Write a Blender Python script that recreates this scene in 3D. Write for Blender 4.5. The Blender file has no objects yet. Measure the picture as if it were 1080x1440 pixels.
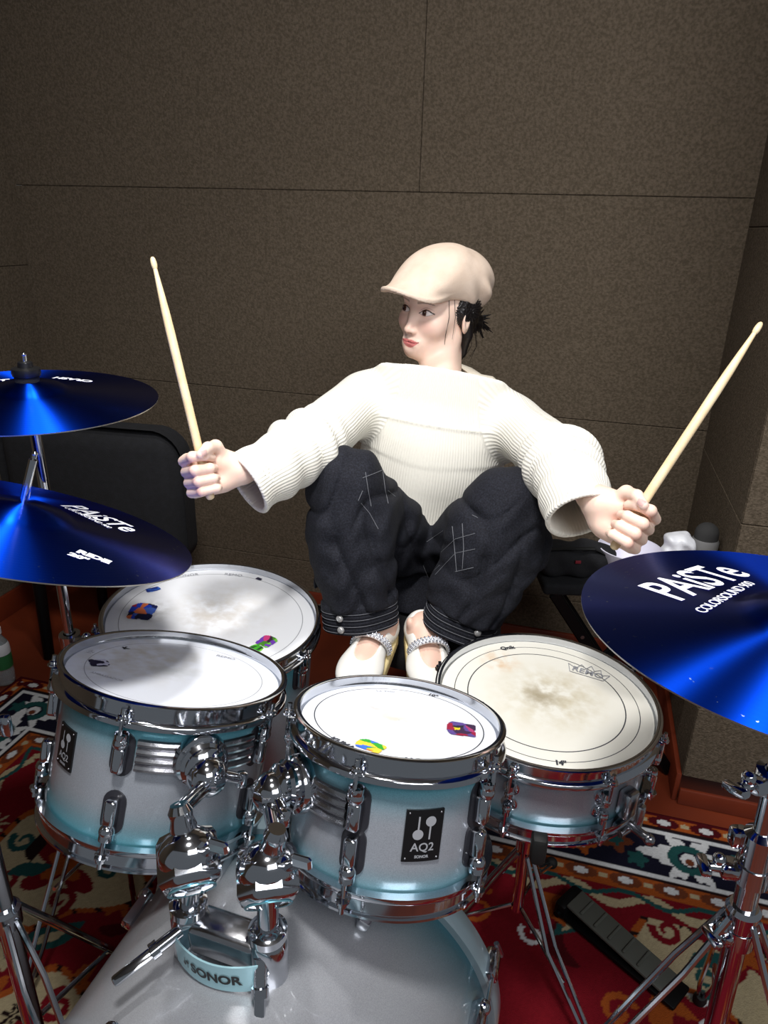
import bpy, bmesh, math, random
import numpy as np
from mathutils import Matrix, Vector
random.seed(7); rng = np.random.default_rng(7)
SC = bpy.context.scene; COL = SC.collection
A = lambda *v: np.array(v, float)

# ---------------------------------------------------------------- camera
CAMZ, PITCH, ROLL, FPX = 1.40, math.radians(22.0), math.radians(1.7), 1000.0
FW = A(0, math.cos(PITCH), -math.sin(PITCH)); R0 = A(1, 0, 0); U0 = A(0, math.sin(PITCH), math.cos(PITCH))
RT = R0*math.cos(ROLL) + U0*math.sin(ROLL); UP = -R0*math.sin(ROLL) + U0*math.cos(ROLL); CP = A(0, 0, CAMZ)
cd = bpy.data.cameras.new('camera'); cam = bpy.data.objects.new('camera', cd); COL.objects.link(cam)
cd.sensor_fit = 'VERTICAL'; cd.sensor_height = 36.0; cd.lens = 36.0*FPX/1440.0; cd.clip_start = 0.02
cam.matrix_world = Matrix((tuple(RT)+(0,), tuple(UP)+(0,), tuple(-FW)+(0,), (0, 0, 0, 1))).transposed()
cam.location = CP; SC.camera = cam
def at(x, y, d): return CP + d*(FW + RT*(x-540)/FPX + UP*(720-y)/FPX)

# ---------------------------------------------------------------- light
SC.view_settings.view_transform = 'Standard'; SC.view_settings.look = 'None'
SC.view_settings.gamma = 1.0; SC.view_settings.use_curve_mapping = False
SC.view_settings.exposure = 0.10
w = bpy.data.worlds.new('world'); SC.world = w; w.use_nodes = True
w.node_tree.nodes['Background'].inputs[0].default_value = (0.85, 0.92, 1.0, 1)
w.node_tree.nodes['Background'].inputs[1].default_value = 0.13
def area(name, loc, target, sx, sy, power, color=(1, 1, 1), spread=180):
    l = bpy.data.lights.new(name, 'AREA'); l.shape = 'RECTANGLE'; l.size = sx; l.size_y = sy; l.energy = power; l.color = color
    l.spread = math.radians(spread)
    o = bpy.data.objects.new(name, l); COL.objects.link(o); o.location = loc
    o.rotation_euler = (Vector(target)-Vector(loc)).to_track_quat('-Z', 'Y').to_euler(); return o
area('ceiling_lamp_light', (-0.10, 0.28, 2.50), (0.02, 1.3, 0.6), 0.26, 0.26, 22.5, (1.0, 0.98, 0.96), 150)
area('rear_streak_light', (-0.34, 1.15, 2.50), (-0.1, 1.2, 0), 0.12, 0.12, 5, (1.0, 0.98, 0.96), 105)  # small extra light, added to draw the streak on the right cymbal
area('front_fill_light', (0.75, -0.7, 2.45), (0.2, 1.5, 0.9), 1.3, 1.0, 36, (0.98, 0.98, 1.0))  # broad fill added at front right to soften the shading

# ---------------------------------------------------------------- helpers
class MB:
    def __init__(s): s.V = []; s.F = []; s.M = []; s.n = 0
    def add(s, v, f, m=0):
        v = np.asarray(v, float).reshape(-1, 3); s.V.append(v)
        for q in f: s.F.append(tuple(int(i)+s.n for i in q)); s.M.append(m)
        s.n += len(v); return s
    def lathe(s, prof, n=48, o=(0, 0, 0), R=None, m=0, mats=None, closed=False, a0=0, a1=2*math.pi):
        prof = np.array(prof, float); k = len(prof); full = abs(a1-a0-2*math.pi) < 1e-6
        t = np.linspace(a0, a1, n, endpoint=not full); nn = n if full else n-1
        v = np.stack([np.outer(np.cos(t), prof[:, 0]), np.outer(np.sin(t), prof[:, 0]), np.tile(prof[:, 1], (n, 1))], -1).reshape(-1, 3)
        if R is not None: v = v @ np.asarray(R).T
        v = v + np.asarray(o, float); f = []; mm = []
        for i in range(nn):
            j = (i+1) % n
            for a in range(k if closed else k-1):
                b = (a+1) % k
                f.append((i*k+a, j*k+a, j*k+b, i*k+b)); mm.append(mats[a] if mats else m)
        b0 = s.n; s.add(v, f, m)
        if mats: s.M[-len(mm):] = mm
        if not closed and full:
            if prof[0, 0] > 1e-9: pass
        return s
    def tube(s, pts, rad, n=12, cap=True, flat=None, m=0):
        pts = np.array(pts, float); k = len(pts); rad = np.full(k, rad) if np.isscalar(rad) else np.array(rad, float)
        T = np.gradient(pts, axis=0); T /= np.linalg.norm(T, axis=1)[:, None]+1e-12
        ref = A(0, 0, 1) if abs(T[0][2]) < .9 else A(1, 0, 0)
        x = np.cross(ref, T[0]); x /= np.linalg.norm(x); V = []; t = np.linspace(0, 2*math.pi, n, endpoint=False)
        for i in range(k):
            x = x - T[i]*(x @ T[i]); x /= np.linalg.norm(x); y = np.cross(T[i], x)
            V.append(pts[i] + rad[i]*(np.cos(t)[:, None]*x + np.sin(t)[:, None]*y*(flat or 1)))
        f = [(i*n+j, i*n+(j+1) % n, (i+1)*n+(j+1) % n, (i+1)*n+j) for i in range(k-1) for j in range(n)]
        if cap: f += [tuple(range(n))[::-1], tuple((k-1)*n+j for j in range(n))]
        return s.add(np.concatenate(V), f, m)
    def cyl(s, a, b, r, r2=None, n=20, m=0):
        return s.tube([a, b], [r, r if r2 is None else r2], n, m=m)
    def box(s, c, size, R=None, bev=0.0, seg=2, m=0):
        bm = bmesh.new(); bmesh.ops.create_cube(bm, size=1.0); bmesh.ops.scale(bm, vec=size, verts=bm.verts)
        if bev: bmesh.ops.bevel(bm, geom=bm.edges[:], offset=bev, segments=seg, affect='EDGES', profile=.5)
        bm.verts.index_update(); v = np.array([p.co[:] for p in bm.verts]); f = [[p.index for p in q.verts] for q in bm.faces]; bm.free()
        if R is not None: v = v @ np.asarray(R).T
        return s.add(v+np.asarray(c, float), f, m)
    def ball(s, c, r, nu=20, nv=12, R=None, m=0):
        r = np.array([r]*3 if np.isscalar(r) else r, float); V = []; 
        th = np.linspace(0, math.pi, nv+1); ph = np.linspace(0, 2*math.pi, nu, endpoint=False)
        v = np.stack([np.outer(np.sin(th), np.cos(ph)), np.outer(np.sin(th), np.sin(ph)), np.outer(np.cos(th), np.ones(nu))], -1).reshape(-1, 3)*r
        if R is not None: v = v @ np.asarray(R).T
        f = [(i*nu+j, (i+1)*nu+j, (i+1)*nu+(j+1) % nu, i*nu+(j+1) % nu) for i in range(nv) for j in range(nu)]
        return s.add(v+np.asarray(c, float), f, m)
    def prism(s, poly, z0, z1, R=None, o=(0, 0, 0), m=0):
        p = np.array(poly, float); n = len(p)
        v = np.concatenate([np.c_[p, np.full(n, z0)], np.c_[p, np.full(n, z1)]])
        f = [tuple(range(n))[::-1], tuple(range(n, 2*n))] + [(i, (i+1) % n, n+(i+1) % n, n+i) for i in range(n)]
        if R is not None: v = v @ np.asarray(R).T
        return s.add(v+np.asarray(o, float), f, m)
    def build(s, name, mats, parent=None, ang=35, world=True, attrs=None):
        V = np.concatenate(s.V) if s.V else np.zeros((0, 3))
        if parent is not None and world: V = V - WLOC.get(parent.name, 0)
        me = bpy.data.meshes.new(name); me.from_pydata(V.tolist(), [], s.F)
        return finish(me, name, mats, parent, ang, s.M)
WLOC = {}
def finish(me, name, mats, parent, ang=35, midx=None):
    mats = mats if isinstance(mats, (list, tuple)) else [mats]
    for m in mats: me.materials.append(m)
    if midx is not None and len(mats) > 1: me.polygons.foreach_set('material_index', midx)
    bm = bmesh.new(); bm.from_mesh(me); bmesh.ops.remove_doubles(bm, verts=bm.verts, dist=1e-6)
    bmesh.ops.recalc_face_normals(bm, faces=bm.faces); bm.to_mesh(me); bm.free()
    me.polygons.foreach_set('use_smooth', [True]*len(me.polygons))
    if ang is not None: me.set_sharp_from_angle(angle=math.radians(ang))
    me.update(); o = bpy.data.objects.new(name, me); COL.objects.link(o)
    if parent is not None:
        o.parent = parent
        if parent.name in WLOC: WLOC[o.name] = WLOC[parent.name]
    return o
def tag(o, label=None, cat=None, group=None, kind=None):
    if label: o['label'] = label
    if cat: o['category'] = cat
    if group: o['group'] = group
    if kind: o['kind'] = kind
    return o
def thing(name, label, cat, loc, R=None, group=None):
    o = bpy.data.objects.new(name, None); COL.objects.link(o); o.empty_display_size = .05
    if R is None: o.location = loc; WLOC[o.name] = np.asarray(loc, float)
    else:
        M = Matrix([list(r) for r in np.asarray(R)]).to_4x4(); M.translation = Vector(loc); o.matrix_world = M; WLOC[o.name] = np.zeros(3)
    return tag(o, label, cat, group)
def dup(o, rz, parent):
    c = o.copy(); COL.objects.link(c); c.parent = parent; c.rotation_euler = (0, 0, rz)
    for ch in o.children:
        d = ch.copy(); COL.objects.link(d); d.parent = c
    return c
def frame(z, xhint=(1, 0, 0)):
    z = np.asarray(z, float); z = z/np.linalg.norm(z); x = np.asarray(xhint, float); x = x-z*(x@z)
    if np.linalg.norm(x) < 1e-6: x = A(0, 1, 0)-z*z[1]
    x /= np.linalg.norm(x); return np.stack([x, np.cross(z, x), z], 1)
def lin(c): 
    c = np.asarray(c, float)/255.0
    return tuple(np.where(c <= .04045, c/12.92, ((c+.055)/1.055)**2.4))
def mat(name, rgb, rough=.5, metal=0.0, spec=.5, bump=None, var=None, coat=0, alpha=None, aniso=0, trans=0, sheen=0, coord='Object'):
    m = bpy.data.materials.new(name); m.use_nodes = True; nt = m.node_tree; b = nt.nodes['Principled BSDF']
    c = lin(rgb)+(1,); b.inputs['Base Color'].default_value = c; b.inputs['Roughness'].default_value = rough
    b.inputs['Metallic'].default_value = metal; b.inputs['Specular IOR Level'].default_value = spec
    b.inputs['Coat Weight'].default_value = coat; b.inputs['Transmission Weight'].default_value = trans
    if sheen: b.inputs['Sheen Weight'].default_value = sheen
    tc = nt.nodes.new('ShaderNodeTexCoord')
    if var:   # (scale, second colour, detail, contrast lo, hi)
        nz = nt.nodes.new('ShaderNodeTexNoise'); nz.inputs['Scale'].default_value = var[0]; nz.inputs['Detail'].default_value = var[2]
        rp = nt.nodes.new('ShaderNodeValToRGB'); rp.color_ramp.elements[0].position = var[3]; rp.color_ramp.elements[1].position = var[4]
        rp.color_ramp.elements[0].color = c; rp.color_ramp.elements[1].color = lin(var[1])+(1,)
        nt.links.new(tc.outputs[coord], nz.inputs['Vector']); nt.links.new(nz.outputs['Fac'], rp.inputs[0]); nt.links.new(rp.outputs[0], b.inputs['Base Color'])
    if bump:  # (scale, strength, distance)
        nz = nt.nodes.new('ShaderNodeTexNoise'); nz.inputs['Scale'].default_value = bump[0]; nz.inputs['Detail'].default_value = 4
        bp = nt.nodes.new('ShaderNodeBump'); bp.inputs['Strength'].default_value = bump[1]; bp.inputs['Distance'].default_value = bump[2]
        nt.links.new(tc.outputs[coord], nz.inputs['Vector']); nt.links.new(nz.outputs['Fac'], bp.inputs['Height']); nt.links.new(bp.outputs[0], b.inputs['Normal'])
    return m
def node(nt, t, **kw):
    n = nt.nodes.new(t)
    for k, v in kw.items(): setattr(n, k, v)
    return n
def colmat(name, rough=.6, spec=.3, sss=0, bump=None, sheen=0):
    m = mat(name, (128, 128, 128), rough, 0, spec, bump=bump, sheen=sheen); nt = m.node_tree; a = node(nt, 'ShaderNodeAttribute', attribute_name='Col')
    nt.links.new(a.outputs['Color'], nt.nodes['Principled BSDF'].inputs['Base Color'])
    if sss:
        b = nt.nodes['Principled BSDF']; b.inputs['Subsurface Weight'].default_value = sss; b.inputs['Subsurface Radius'].default_value = (.01, .004, .002); b.inputs['Subsurface Scale'].default_value = .6
    return m
def setcol(o, c):
    a = o.data.attributes.new('Col', 'FLOAT_COLOR', 'POINT'); c = np.asarray(c, np.float32)
    a.data.foreach_set('color', np.c_[c, np.ones(len(c), np.float32)].astype(np.float32).ravel())
def textmesh(txt, size=1.0, bold=0.0, spacing=1.0):
    cu = bpy.data.curves.new('t', 'FONT'); cu.body = txt; cu.size = size; cu.align_x = 'CENTER'; cu.align_y = 'CENTER'; cu.offset = bold; cu.space_character = spacing
    cu.resolution_u = 4
    o = bpy.data.objects.new('t', cu); COL.objects.link(o); bpy.context.view_layer.update()
    me = bpy.data.meshes.new_from_object(o.evaluated_get(bpy.context.evaluated_depsgraph_get()))
    V = np.array([v.co[:] for v in me.vertices]); F = [list(p.vertices) for p in me.polygons]
    bpy.data.objects.remove(o); bpy.data.curves.remove(cu); bpy.data.meshes.remove(me); return V[:, :2], F

# ---------------------------------------------------------------- materials
M = {}
M['chrome'] = mat('chrome', (205, 208, 214), .09, 1.0)
M['chrome_worn'] = mat('chrome_worn', (188, 188, 192), .2, 1.0, bump=(90, .12, .002))
M['steel'] = mat('steel', (150, 150, 155), .3, 1.0)
M['black_plastic'] = mat('black_plastic', (12, 12, 14), .45)
M['black_rubber'] = mat('black_rubber', (14, 16, 16), .7)
M['black_metal'] = mat('black_metal', (18, 18, 20), .4, .6)
M['black_fabric'] = mat('black_fabric', (13, 14, 18), .9, bump=(300, .4, .003), var=(60, (20, 21, 26), 4, .4, .7))
M['gasket'] = mat('gasket', (40, 40, 46), .35)
M['white_print'] = mat('white_print', (238, 240, 245), .5)
M['dark_print'] = mat('dark_print', (50, 52, 60), .6)
M['grey_print'] = mat('grey_print', (150, 152, 158), .5)
M['badge'] = mat('badge', (13, 14, 16), .35)
M['wood'] = mat('stick_wood', (244, 222, 178), .45, bump=(200, .1, .001), var=(40, (236, 206, 156), 3, .35, .75))
M['felt'] = mat('wall_felt', (99, 88, 75), .97, 0, .1, bump=(220, .7, .004), var=(130, (80, 71, 59), 9, .38, .62))
M['groove'] = mat('wall_backing', (70, 62, 52), .95)
M['skirt'] = mat('red_brown_wood', (112, 44, 22), .45, bump=(14, .15, .003), var=(6, (92, 34, 17), 5, .35, .7))
M['floor'] = mat('floor_board', (116, 46, 20), .5, bump=(14, .15, .003), var=(5, (96, 36, 16), 5, .3, .7))
M['ceil'] = mat('ceiling_paint', (120, 118, 112), .9)
M['colour'] = colmat('printed_colours', .55)
M['rug'] = colmat('rug_pile', .95, .1, bump=(420, .6, .004))

# ---------------------------------------------------------------- room (turned 15 degrees to the camera)
YAW = math.radians(15.0); EU = A(math.cos(YAW), -math.sin(YAW), 0); EV = A(math.sin(YAW), math.cos(YAW), 0); EZ = A(0, 0, 1)
RR = np.stack([EU, EV, EZ], 1)
WB = A(-.26, 2.41, 0)                       # a point of the back wall's foot
def wp(u, v, z): return WB + EU*u + EV*v + EZ*z
UL, UR, CEIL = -1.08, 1.45, 2.62            # left corner, right end, ceiling
def panel_wall(name, spans, org, du, dn, kind_thick=.03):
    """spans = list of (u0,u1,z0,z1); felt panels with eased edges over a backing"""
    mb = MB(); R = np.stack([du, -dn, EZ], 1)
    for u0, u1, z0, z1 in spans:
        c = org + du*(u0+u1)/2 + EZ*(z0+z1)/2 - dn*(-.012)
        mb.box(c, (u1-u0-.0012, .024, z1-z0-.0012), R, .0022, 1)
    ua = min(s[0] for s in spans); ub = max(s[1] for s in spans); za = min(s[2] for s in spans); zb = max(s[3] for s in spans)
    mb.box(org + du*(ua+ub)/2 + EZ*(za+zb)/2 + dn*.036, (ub-ua-.064, .026, zb-za), R, 0, m=1)
    return tag(mb.build(name, [M['felt'], M['groove']]), kind='structure')
# seam heights on the back wall
def wallz(x, y):
    d = at(x, y, 1)-CP; t = ((WB-CP)@EV)/(d@EV); return CP + d*t
ZS = [wallz(540, 806)[2], wallz(540, 565)[2], wallz(540, 269.5)[2]]
us = (wallz(592, 200)-WB)@EU
sp = []
zz = [0.085]+ZS+[CEIL]
for i in range(4):
    cuts = [UL-.03, us, UR] if i == 3 else [UL-.03, UR]
    for a, b in zip(cuts[:-1], cuts[1:]): sp.append((a, b, zz[i], zz[i+1]))
panel_wall('wall_back', sp, WB, EU, EV)
LC = wp(UL, 0, 0)
zl = [0.085, .62, 1.23, 1.84, CEIL]
panel_wall('wall_left', [(-3.0, 0.0, zl[i], zl[i+1]) for i in range(4)], LC, EV, -EU)
# boxed-out column on the right of the back wall: a return face and a front face
cA = A(.80, 1.475, 0); cu = (cA-WB)@EU; cv = (cA-WB)@EV
zc = [0.085, .30, .80, 1.42, 2.03, CEIL]
panel_wall('wall_right', [(cv, 0.03, zc[i], zc[i+1]) for i in range(5)], wp(cu, 0, 0), EV, EU)
panel_wall('wall_column', [(0.0, .9, zc[i], zc[i+1]) for i in range(5)], wp(cu, cv, 0), EU, EV)
def board(name, a, b, n, z0, z1, th, m):
    mb = MB(); c = (a+b)/2; d = (b-a); L = np.linalg.norm(d); R = np.stack([d/L, n, EZ], 1)
    mb.box(c+EZ*(z0+z1)/2+n*th/2, (L, th, z1-z0), R, .004, 2); return tag(mb.build(name, m), kind='structure')
board('baseboard_back', wp(UL, 0, 0), wp(cu, 0, 0), -EV, 0, .09, .014, M['skirt'])
board('baseboard_left', LC-EV*3, LC, EU, 0, .09, .014, M['skirt'])
board('baseboard_right', wp(cu, cv, 0), wp(cu, 0, 0), -EU, 0, .09, .014, M['skirt'])
board('baseboard_column', wp(cu, cv, 0), wp(cu+.9, cv, 0), -EV, 0, .05, .012, M['skirt'])
mb = MB(); mb.box(wp(.2, -1.6, -.02), (3.6, 3.6, .04), RR); tag(mb.build('floor', M['floor']), kind='structure')
mb = MB(); mb.box(wp(.2, -1.6, CEIL+.02), (3.6, 3.6, .04), RR); tag(mb.build('ceiling', M['ceil']), kind='structure')

# ---------------------------------------------------------------- rug: woven pattern as colours of the pile
def rug():
    h = .004; u0, u1, v0, v1 = -1.62, 1.15, .15, 1.56
    nu, nv = int((u1-u0)/h), int((v1-v0)/h)
    uu, vv = np.meshgrid(np.linspace(u0, u1, nu), np.linspace(v0, v1, nv), indexing='ij')
    c = np.empty((nu, nv, 3)); 
    RED, MAR, ORA, NAV, TEA, WHI, BEI, BRO, DRK = [np.array(lin(q)) for q in ((112, 17, 28), (72, 12, 19), (154, 76, 30), (22, 22, 38), (31, 75, 74), (206, 208, 210), (172, 158, 126), (104, 54, 33), (33, 19, 19))]
    wob = .012*np.sin(uu*23+vv*9)+.010*np.sin(vv*31-uu*13)
    c[:] = RED; fld = np.sin(uu*11+wob*60)*np.sin(vv*12.5+wob*40); c[fld > .80] = MAR
    du = np.minimum(uu-u0, u1-uu); dv = v1-vv; e = np.minimum(du, dv)      # distance from the rug's edge
    s = np.where(du < dv, vv, uu)                                          # run along the border
    def put(m, col): c[m] = col
    # field motifs
    def star(cx, cy, r, n, col, ph=0, sharp=.45, sq=1.0):
        x, y = uu-cx, (vv-cy)/sq; rr = np.hypot(x, y); a = np.arctan2(y, x)+ph; put(rr < r*(1-sharp+sharp*np.cos(n*a)), col)
    def leaf(cx, cy, L, W, ang, col):
        x = (uu-cx)*math.cos(ang)+(vv-cy)*math.sin(ang); y = -(uu-cx)*math.sin(ang)+(vv-cy)*math.cos(ang)+.25*W*np.sin(x/L*3)
        put(np.abs(y) < W*np.clip(1-(x/L)**2, 0, 1), col)
    def curl(cx, cy, r, th, col, a0=0, turns=1.2):
        x, y = uu-cx, vv-cy; rr = np.hypot(x, y); a = (np.arctan2(y, x)-a0) % (2*math.pi)
        for k in range(2):
            t = (a+2*math.pi*k)/(2*math.pi*turns); put((np.abs(rr-r*(1-.8*t)) < th*(1-.5*t)) & (t < 1), col)
    g = np.random.default_rng(3)
    for i in range(150):
        cx, cy = g.uniform(u0+.35, u1-.3), g.uniform(v0, v1-.32); k = g.integers(0, 7); r = g.uniform(.022, .05); an = g.uniform(0, 6.28)
        if k == 0: leaf(cx, cy, r*1.7, r*.55, an, BEI); leaf(cx, cy, r*1.1, r*.3, an, TEA)
        elif k == 1: star(cx, cy, r*1.3, 5, ORA, an, .4); star(cx, cy, r*.7, 5, BRO, an, .4); star(cx, cy, r*.3, 6, BEI)
        elif k == 2: star(cx, cy, r*1.1, 8, BEI, an, .45); star(cx, cy, r*.45, 6, DRK, an, .2)
        elif k == 3: curl(cx, cy, r*1.1, .008, ORA, an)
        elif k == 4: leaf(cx, cy, r*1.6, r*.6, an, TEA); leaf(cx, cy, r*.8, r*.25, an, BEI)
        elif k == 5: leaf(cx, cy, r*1.8, r*.5, an, ORA); leaf(cx+.02, cy+.02, r*1.2, r*.35, an+1.1, ORA)
        else: curl(cx, cy, r, .006, WHI, an, 1.0)
    # big cream corner fields with gold edging and teal scrolls
    for cx, cy, sgn in ((.46, 1.20, 1), (-1.02, .98, -1), (-.78, .62, 1), (.95, .80, -1)):
        x, y = uu-cx, vv-cy; a = np.arctan2(y, x); rr = np.hypot(x, y*1.5)*(1+.14*np.cos(5*a+cx*9))
        put(rr < .215, ORA); put((rr < .215) & (np.sin(a*26) > .75), DRK); put(rr < .196, BEI)
        star(cx+.02, cy, .11, 4, RED, .5, .35, .8); star(cx+.02, cy, .06, 4, ORA, .5, .3, .8)
        for q in range(5):
            an = q*1.256+cx; curl(cx+.13*math.cos(an), cy+.09*math.sin(an), .032, .009, TEA if q % 2 else RED, an)
        leaf(cx-.05, cy-.03, .05, .02, .6, TEA); leaf(cx+.08*sgn, cy+.03, .045, .02, 2.0, DRK); star(cx-.09*sgn, cy+.05, .025, 6, DRK)
    # scroll band inside the border
    m = (e < .325) & (e >= .262); put(m, RED); put(m & (np.abs(e-.292-.016*np.sin(s*36)) < .011), BEI); put(m & (np.abs(e-.280-.012*np.sin(s*36+2)) < .006), TEA)
    # main border
    m = e < .262; put(m, ORA)
    def motif(e0, w, per, col1, col2):
        t = (s/per) % 1-.5; q = np.abs(e-e0)
        put(m & ((t*per/(.38*per))**2+(q/(w*.36))**2 < 1), col1); put(m & ((t*per/(.17*per))**2+(q/(w*.18))**2 < 1), col2)
        put(m & (((np.abs(t)-.5)*per/.010)**2+(q/.008)**2 < 1), BEI)
    motif(.237, .05, .10, BRO, WHI); motif(.028, .05, .10, MAR, WHI)
    put((e < .218) & (e > .048), DRK); put((e < .212) & (e > .054), NAV)
    put((np.abs(e-.203) < .006) | (np.abs(e-.063) < .006), WHI)
    per = .62; t = ((s+np.where(du < dv, .24, -.09))/per) % 1-.5; x = t*per; y = e-.133; rr = np.hypot(x, y)
    mm = (e < .197) & (e > .069)
    a = np.arctan2(y, x)
    put(mm & (np.hypot(x/1.6, y) < .050*(1.1+.28*np.cos(6*a)+.14*np.cos(14*a))), WHI)
    put(mm & (np.hypot(x*.9, y) < .044), TEA); put(mm & (np.hypot(x*.9, y) < .024), NAV); put(mm & (np.hypot(x, y) < .02), WHI); put(mm & (np.hypot(x, y-.008) < .010), BRO)
    for ox, oy, r, col in ((.17, .02, .034, BRO), (.17, .02, .016, ORA), (-.17, -.015, .034, BRO), (-.17, -.015, .017, TEA), (.25, -.02, .03, TEA), (.25, -.02, .013, WHI), (-.25, .02, .03, ORA), (-.25, .02, .012, WHI), (.215, .03, .016, BEI), (-.21, -.03, .016, BEI), (.12, -.03, .022, TEA), (-.12, .03, .022, TEA)):
        b = np.arctan2(y-oy, x-ox); put(mm & (np.hypot(x-ox, y-oy) < r*(1+.25*np.cos(5*b))), col)
    put(e < .010, MAR)
    n = g.normal(0, .05, c.shape[:2])[..., None]; c = np.clip(c*(1+n), 0, 1)
    x = uu[..., None]*EU+vv[..., None]*EV; x[..., 2] = .009+.0006*np.sin(uu*9)*np.sin(vv*7)
    V = x.reshape(-1, 3); i = np.arange(nu*nv).reshape(nu, nv)
    q = np.stack([i[:-1, :-1], i[1:, :-1], i[1:, 1:], i[:-1, 1:]], -1).reshape(-1, 4)
    # edge skirt so that the rug has thickness
    ring = np.concatenate([i[:, 0], i[-1, 1:], i[-2::-1, -1], i[0, -2:0:-1]]); nb = len(V)
    W = V[ring].copy(); W[:, 2] = .0; k = len(ring)
    q2 = np.stack([ring, nb+np.arange(k), nb+(np.arange(k)+1) % k, np.roll(ring, -1)], -1)
    V = np.concatenate([V, W]); cc = np.concatenate([c.reshape(-1, 3), np.tile(MAR, (k, 1))])
    me = bpy.data.meshes.new('rug'); f = np.concatenate([q, q2])
    me.vertices.add(len(V)); me.vertices.foreach_set('co', V.ravel()); me.loops.add(len(f)*4); me.polygons.add(len(f))
    me.loops.foreach_set('vertex_index', f.ravel().astype(np.int32)); me.polygons.foreach_set('loop_start', np.arange(0, len(f)*4, 4, dtype=np.int32)); me.update(calc_edges=True); me.validate()
    me.materials.append(M['rug']); o = bpy.data.objects.new('rug', me); COL.objects.link(o); setcol(o, cc)
    tag(o, 'red oriental rug with navy, teal and cream border under the drum kit', 'rug')
rug()

# ---------------------------------------------------------------- drums
def shellmat(name, H, z0, silver=(162, 167, 176), teal=(68, 150, 167), axis='Z', lo=.26, hi=.74):
    m = mat(name, silver, .3, .35, .5, coat=.6); nt = m.node_tree; b = nt.nodes['Principled BSDF']
    tc = node(nt, 'ShaderNodeTexCoord'); sx = node(nt, 'ShaderNodeSeparateXYZ'); mr = node(nt, 'ShaderNodeMapRange')
    nt.links.new(tc.outputs['Object'], sx.inputs[0]); nt.links.new(sx.outputs[axis], mr.inputs['Value'])
    mr.inputs['From Min'].default_value = z0-H; mr.inputs['From Max'].default_value = z0
    rp = node(nt, 'ShaderNodeValToRGB'); e = rp.color_ramp.elements; T = lin(teal)+(1,); S = lin(silver)+(1,)
    e[0].position = .04; e[0].color = T; e[1].position = .96; e[1].color = T
    for p in (lo+.14, hi-.14): q = e.new(p); q.color = S
    rp.color_ramp.interpolation = 'EASE'
    vo = node(nt, 'ShaderNodeTexNoise'); vo.inputs['Scale'].default_value = 900; vo.inputs['Detail'].default_value = 2
    mx = node(nt, 'ShaderNodeMix', data_type='RGBA', blend_type='OVERLAY'); mx.inputs[0].default_value = .35
    nt.links.new(mr.outputs[0], rp.inputs[0]); nt.links.new(tc.outputs['Object'], vo.inputs['Vector'])
    nt.links.new(rp.outputs[0], mx.inputs[6]); nt.links.new(vo.outputs['Fac'], mx.inputs[7]); nt.links.new(mx.outputs[2], b.inputs['Base Color'])
    return m
def headmat(name, rgb, stains, rough=.4):
    """coated batter head; stains = list of (x, y, radius, colour, strength)"""
    m = mat(name, rgb, rough, 0, .4); nt = m.node_tree; b = nt.nodes['Principled BSDF']; tc = node(nt, 'ShaderNodeTexCoord')
    cur = None; base = node(nt, 'ShaderNodeRGB'); base.outputs[0].default_value = lin(rgb)+(1,); cur = base.outputs[0]
    nz = node(nt, 'ShaderNodeTexNoise'); nz.inputs['Scale'].default_value = 38; nz.inputs['Detail'].default_value = 8; nt.links.new(tc.outputs['Object'], nz.inputs['Vector'])
    for x, y, r, col, st in stains:
        ds = node(nt, 'ShaderNodeVectorMath', operation='DISTANCE'); ds.inputs[1].default_value = (x, y, -.012); nt.links.new(tc.outputs['Object'], ds.inputs[0])
        mr = node(nt, 'ShaderNodeMapRange', interpolation_type='SMOOTHSTEP'); mr.inputs['From Min'].default_value = r; mr.inputs['From Max'].default_value = r*.1; nt.links.new(ds.outputs['Value'], mr.inputs['Value'])
        m2 = node(nt, 'ShaderNodeMapRange'); m2.inputs['From Min'].default_value = .35; m2.inputs['From Max'].default_value = .65; nt.links.new(nz.outputs['Fac'], m2.inputs['Value'])
        mu = node(nt, 'ShaderNodeMath', operation='MULTIPLY'); nt.links.new(mr.outputs[0], mu.inputs[0]); nt.links.new(m2.outputs[0], mu.inputs[1])
        ms = node(nt, 'ShaderNodeMath', operation='MULTIPLY'); ms.inputs[1].default_value = st; nt.links.new(mu.outputs[0], ms.inputs[0])
        mx = node(nt, 'ShaderNodeMix', data_type='RGBA'); nt.links.new(ms.outputs[0], mx.inputs[0]); nt.links.new(cur, mx.inputs[6]); mx.inputs[7].default_value = lin(col)+(1,); cur = mx.outputs[2]
    nt.links.new(cur, b.inputs['Base Color']); return m
RZ = lambda a: A([math.cos(a), -math.sin(a), 0], [math.sin(a), math.cos(a), 0], [0, 0, 1])
def hoop_profile(rs, flip=None):
    ri = rs+.004
    p = [(ri, -.001), (ri+.002, 0), (ri+.006, 0), (ri+.0085, -.0015), (ri+.0085, -.0045), (ri+.0045, -.0065), (ri+.0045, -.022), (ri+.010, -.0245), (ri+.0115, -.027), (ri+.0115, -.0325), (ri-.001, -.0325), (ri-.001, -.014), (ri, -.012)]
    if flip is not None: p = [(r, -flip-z) for r, z in p][::-1]
    return p
def stadium(w, h, n=10):
    r = w/2; t = np.linspace(0, math.pi, n); 
    return [(r*math.cos(a), h/2-r+r*math.sin(a)) for a in t]+[(-r*math.cos(a), -h/2+r-r*math.sin(a)) for a in t]
XZ = A([1, 0, 0], [0, 0, -1], [0, 1, 0])       # prism axes: poly x -> X, poly y -> Z, extrusion -> -Y
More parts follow.
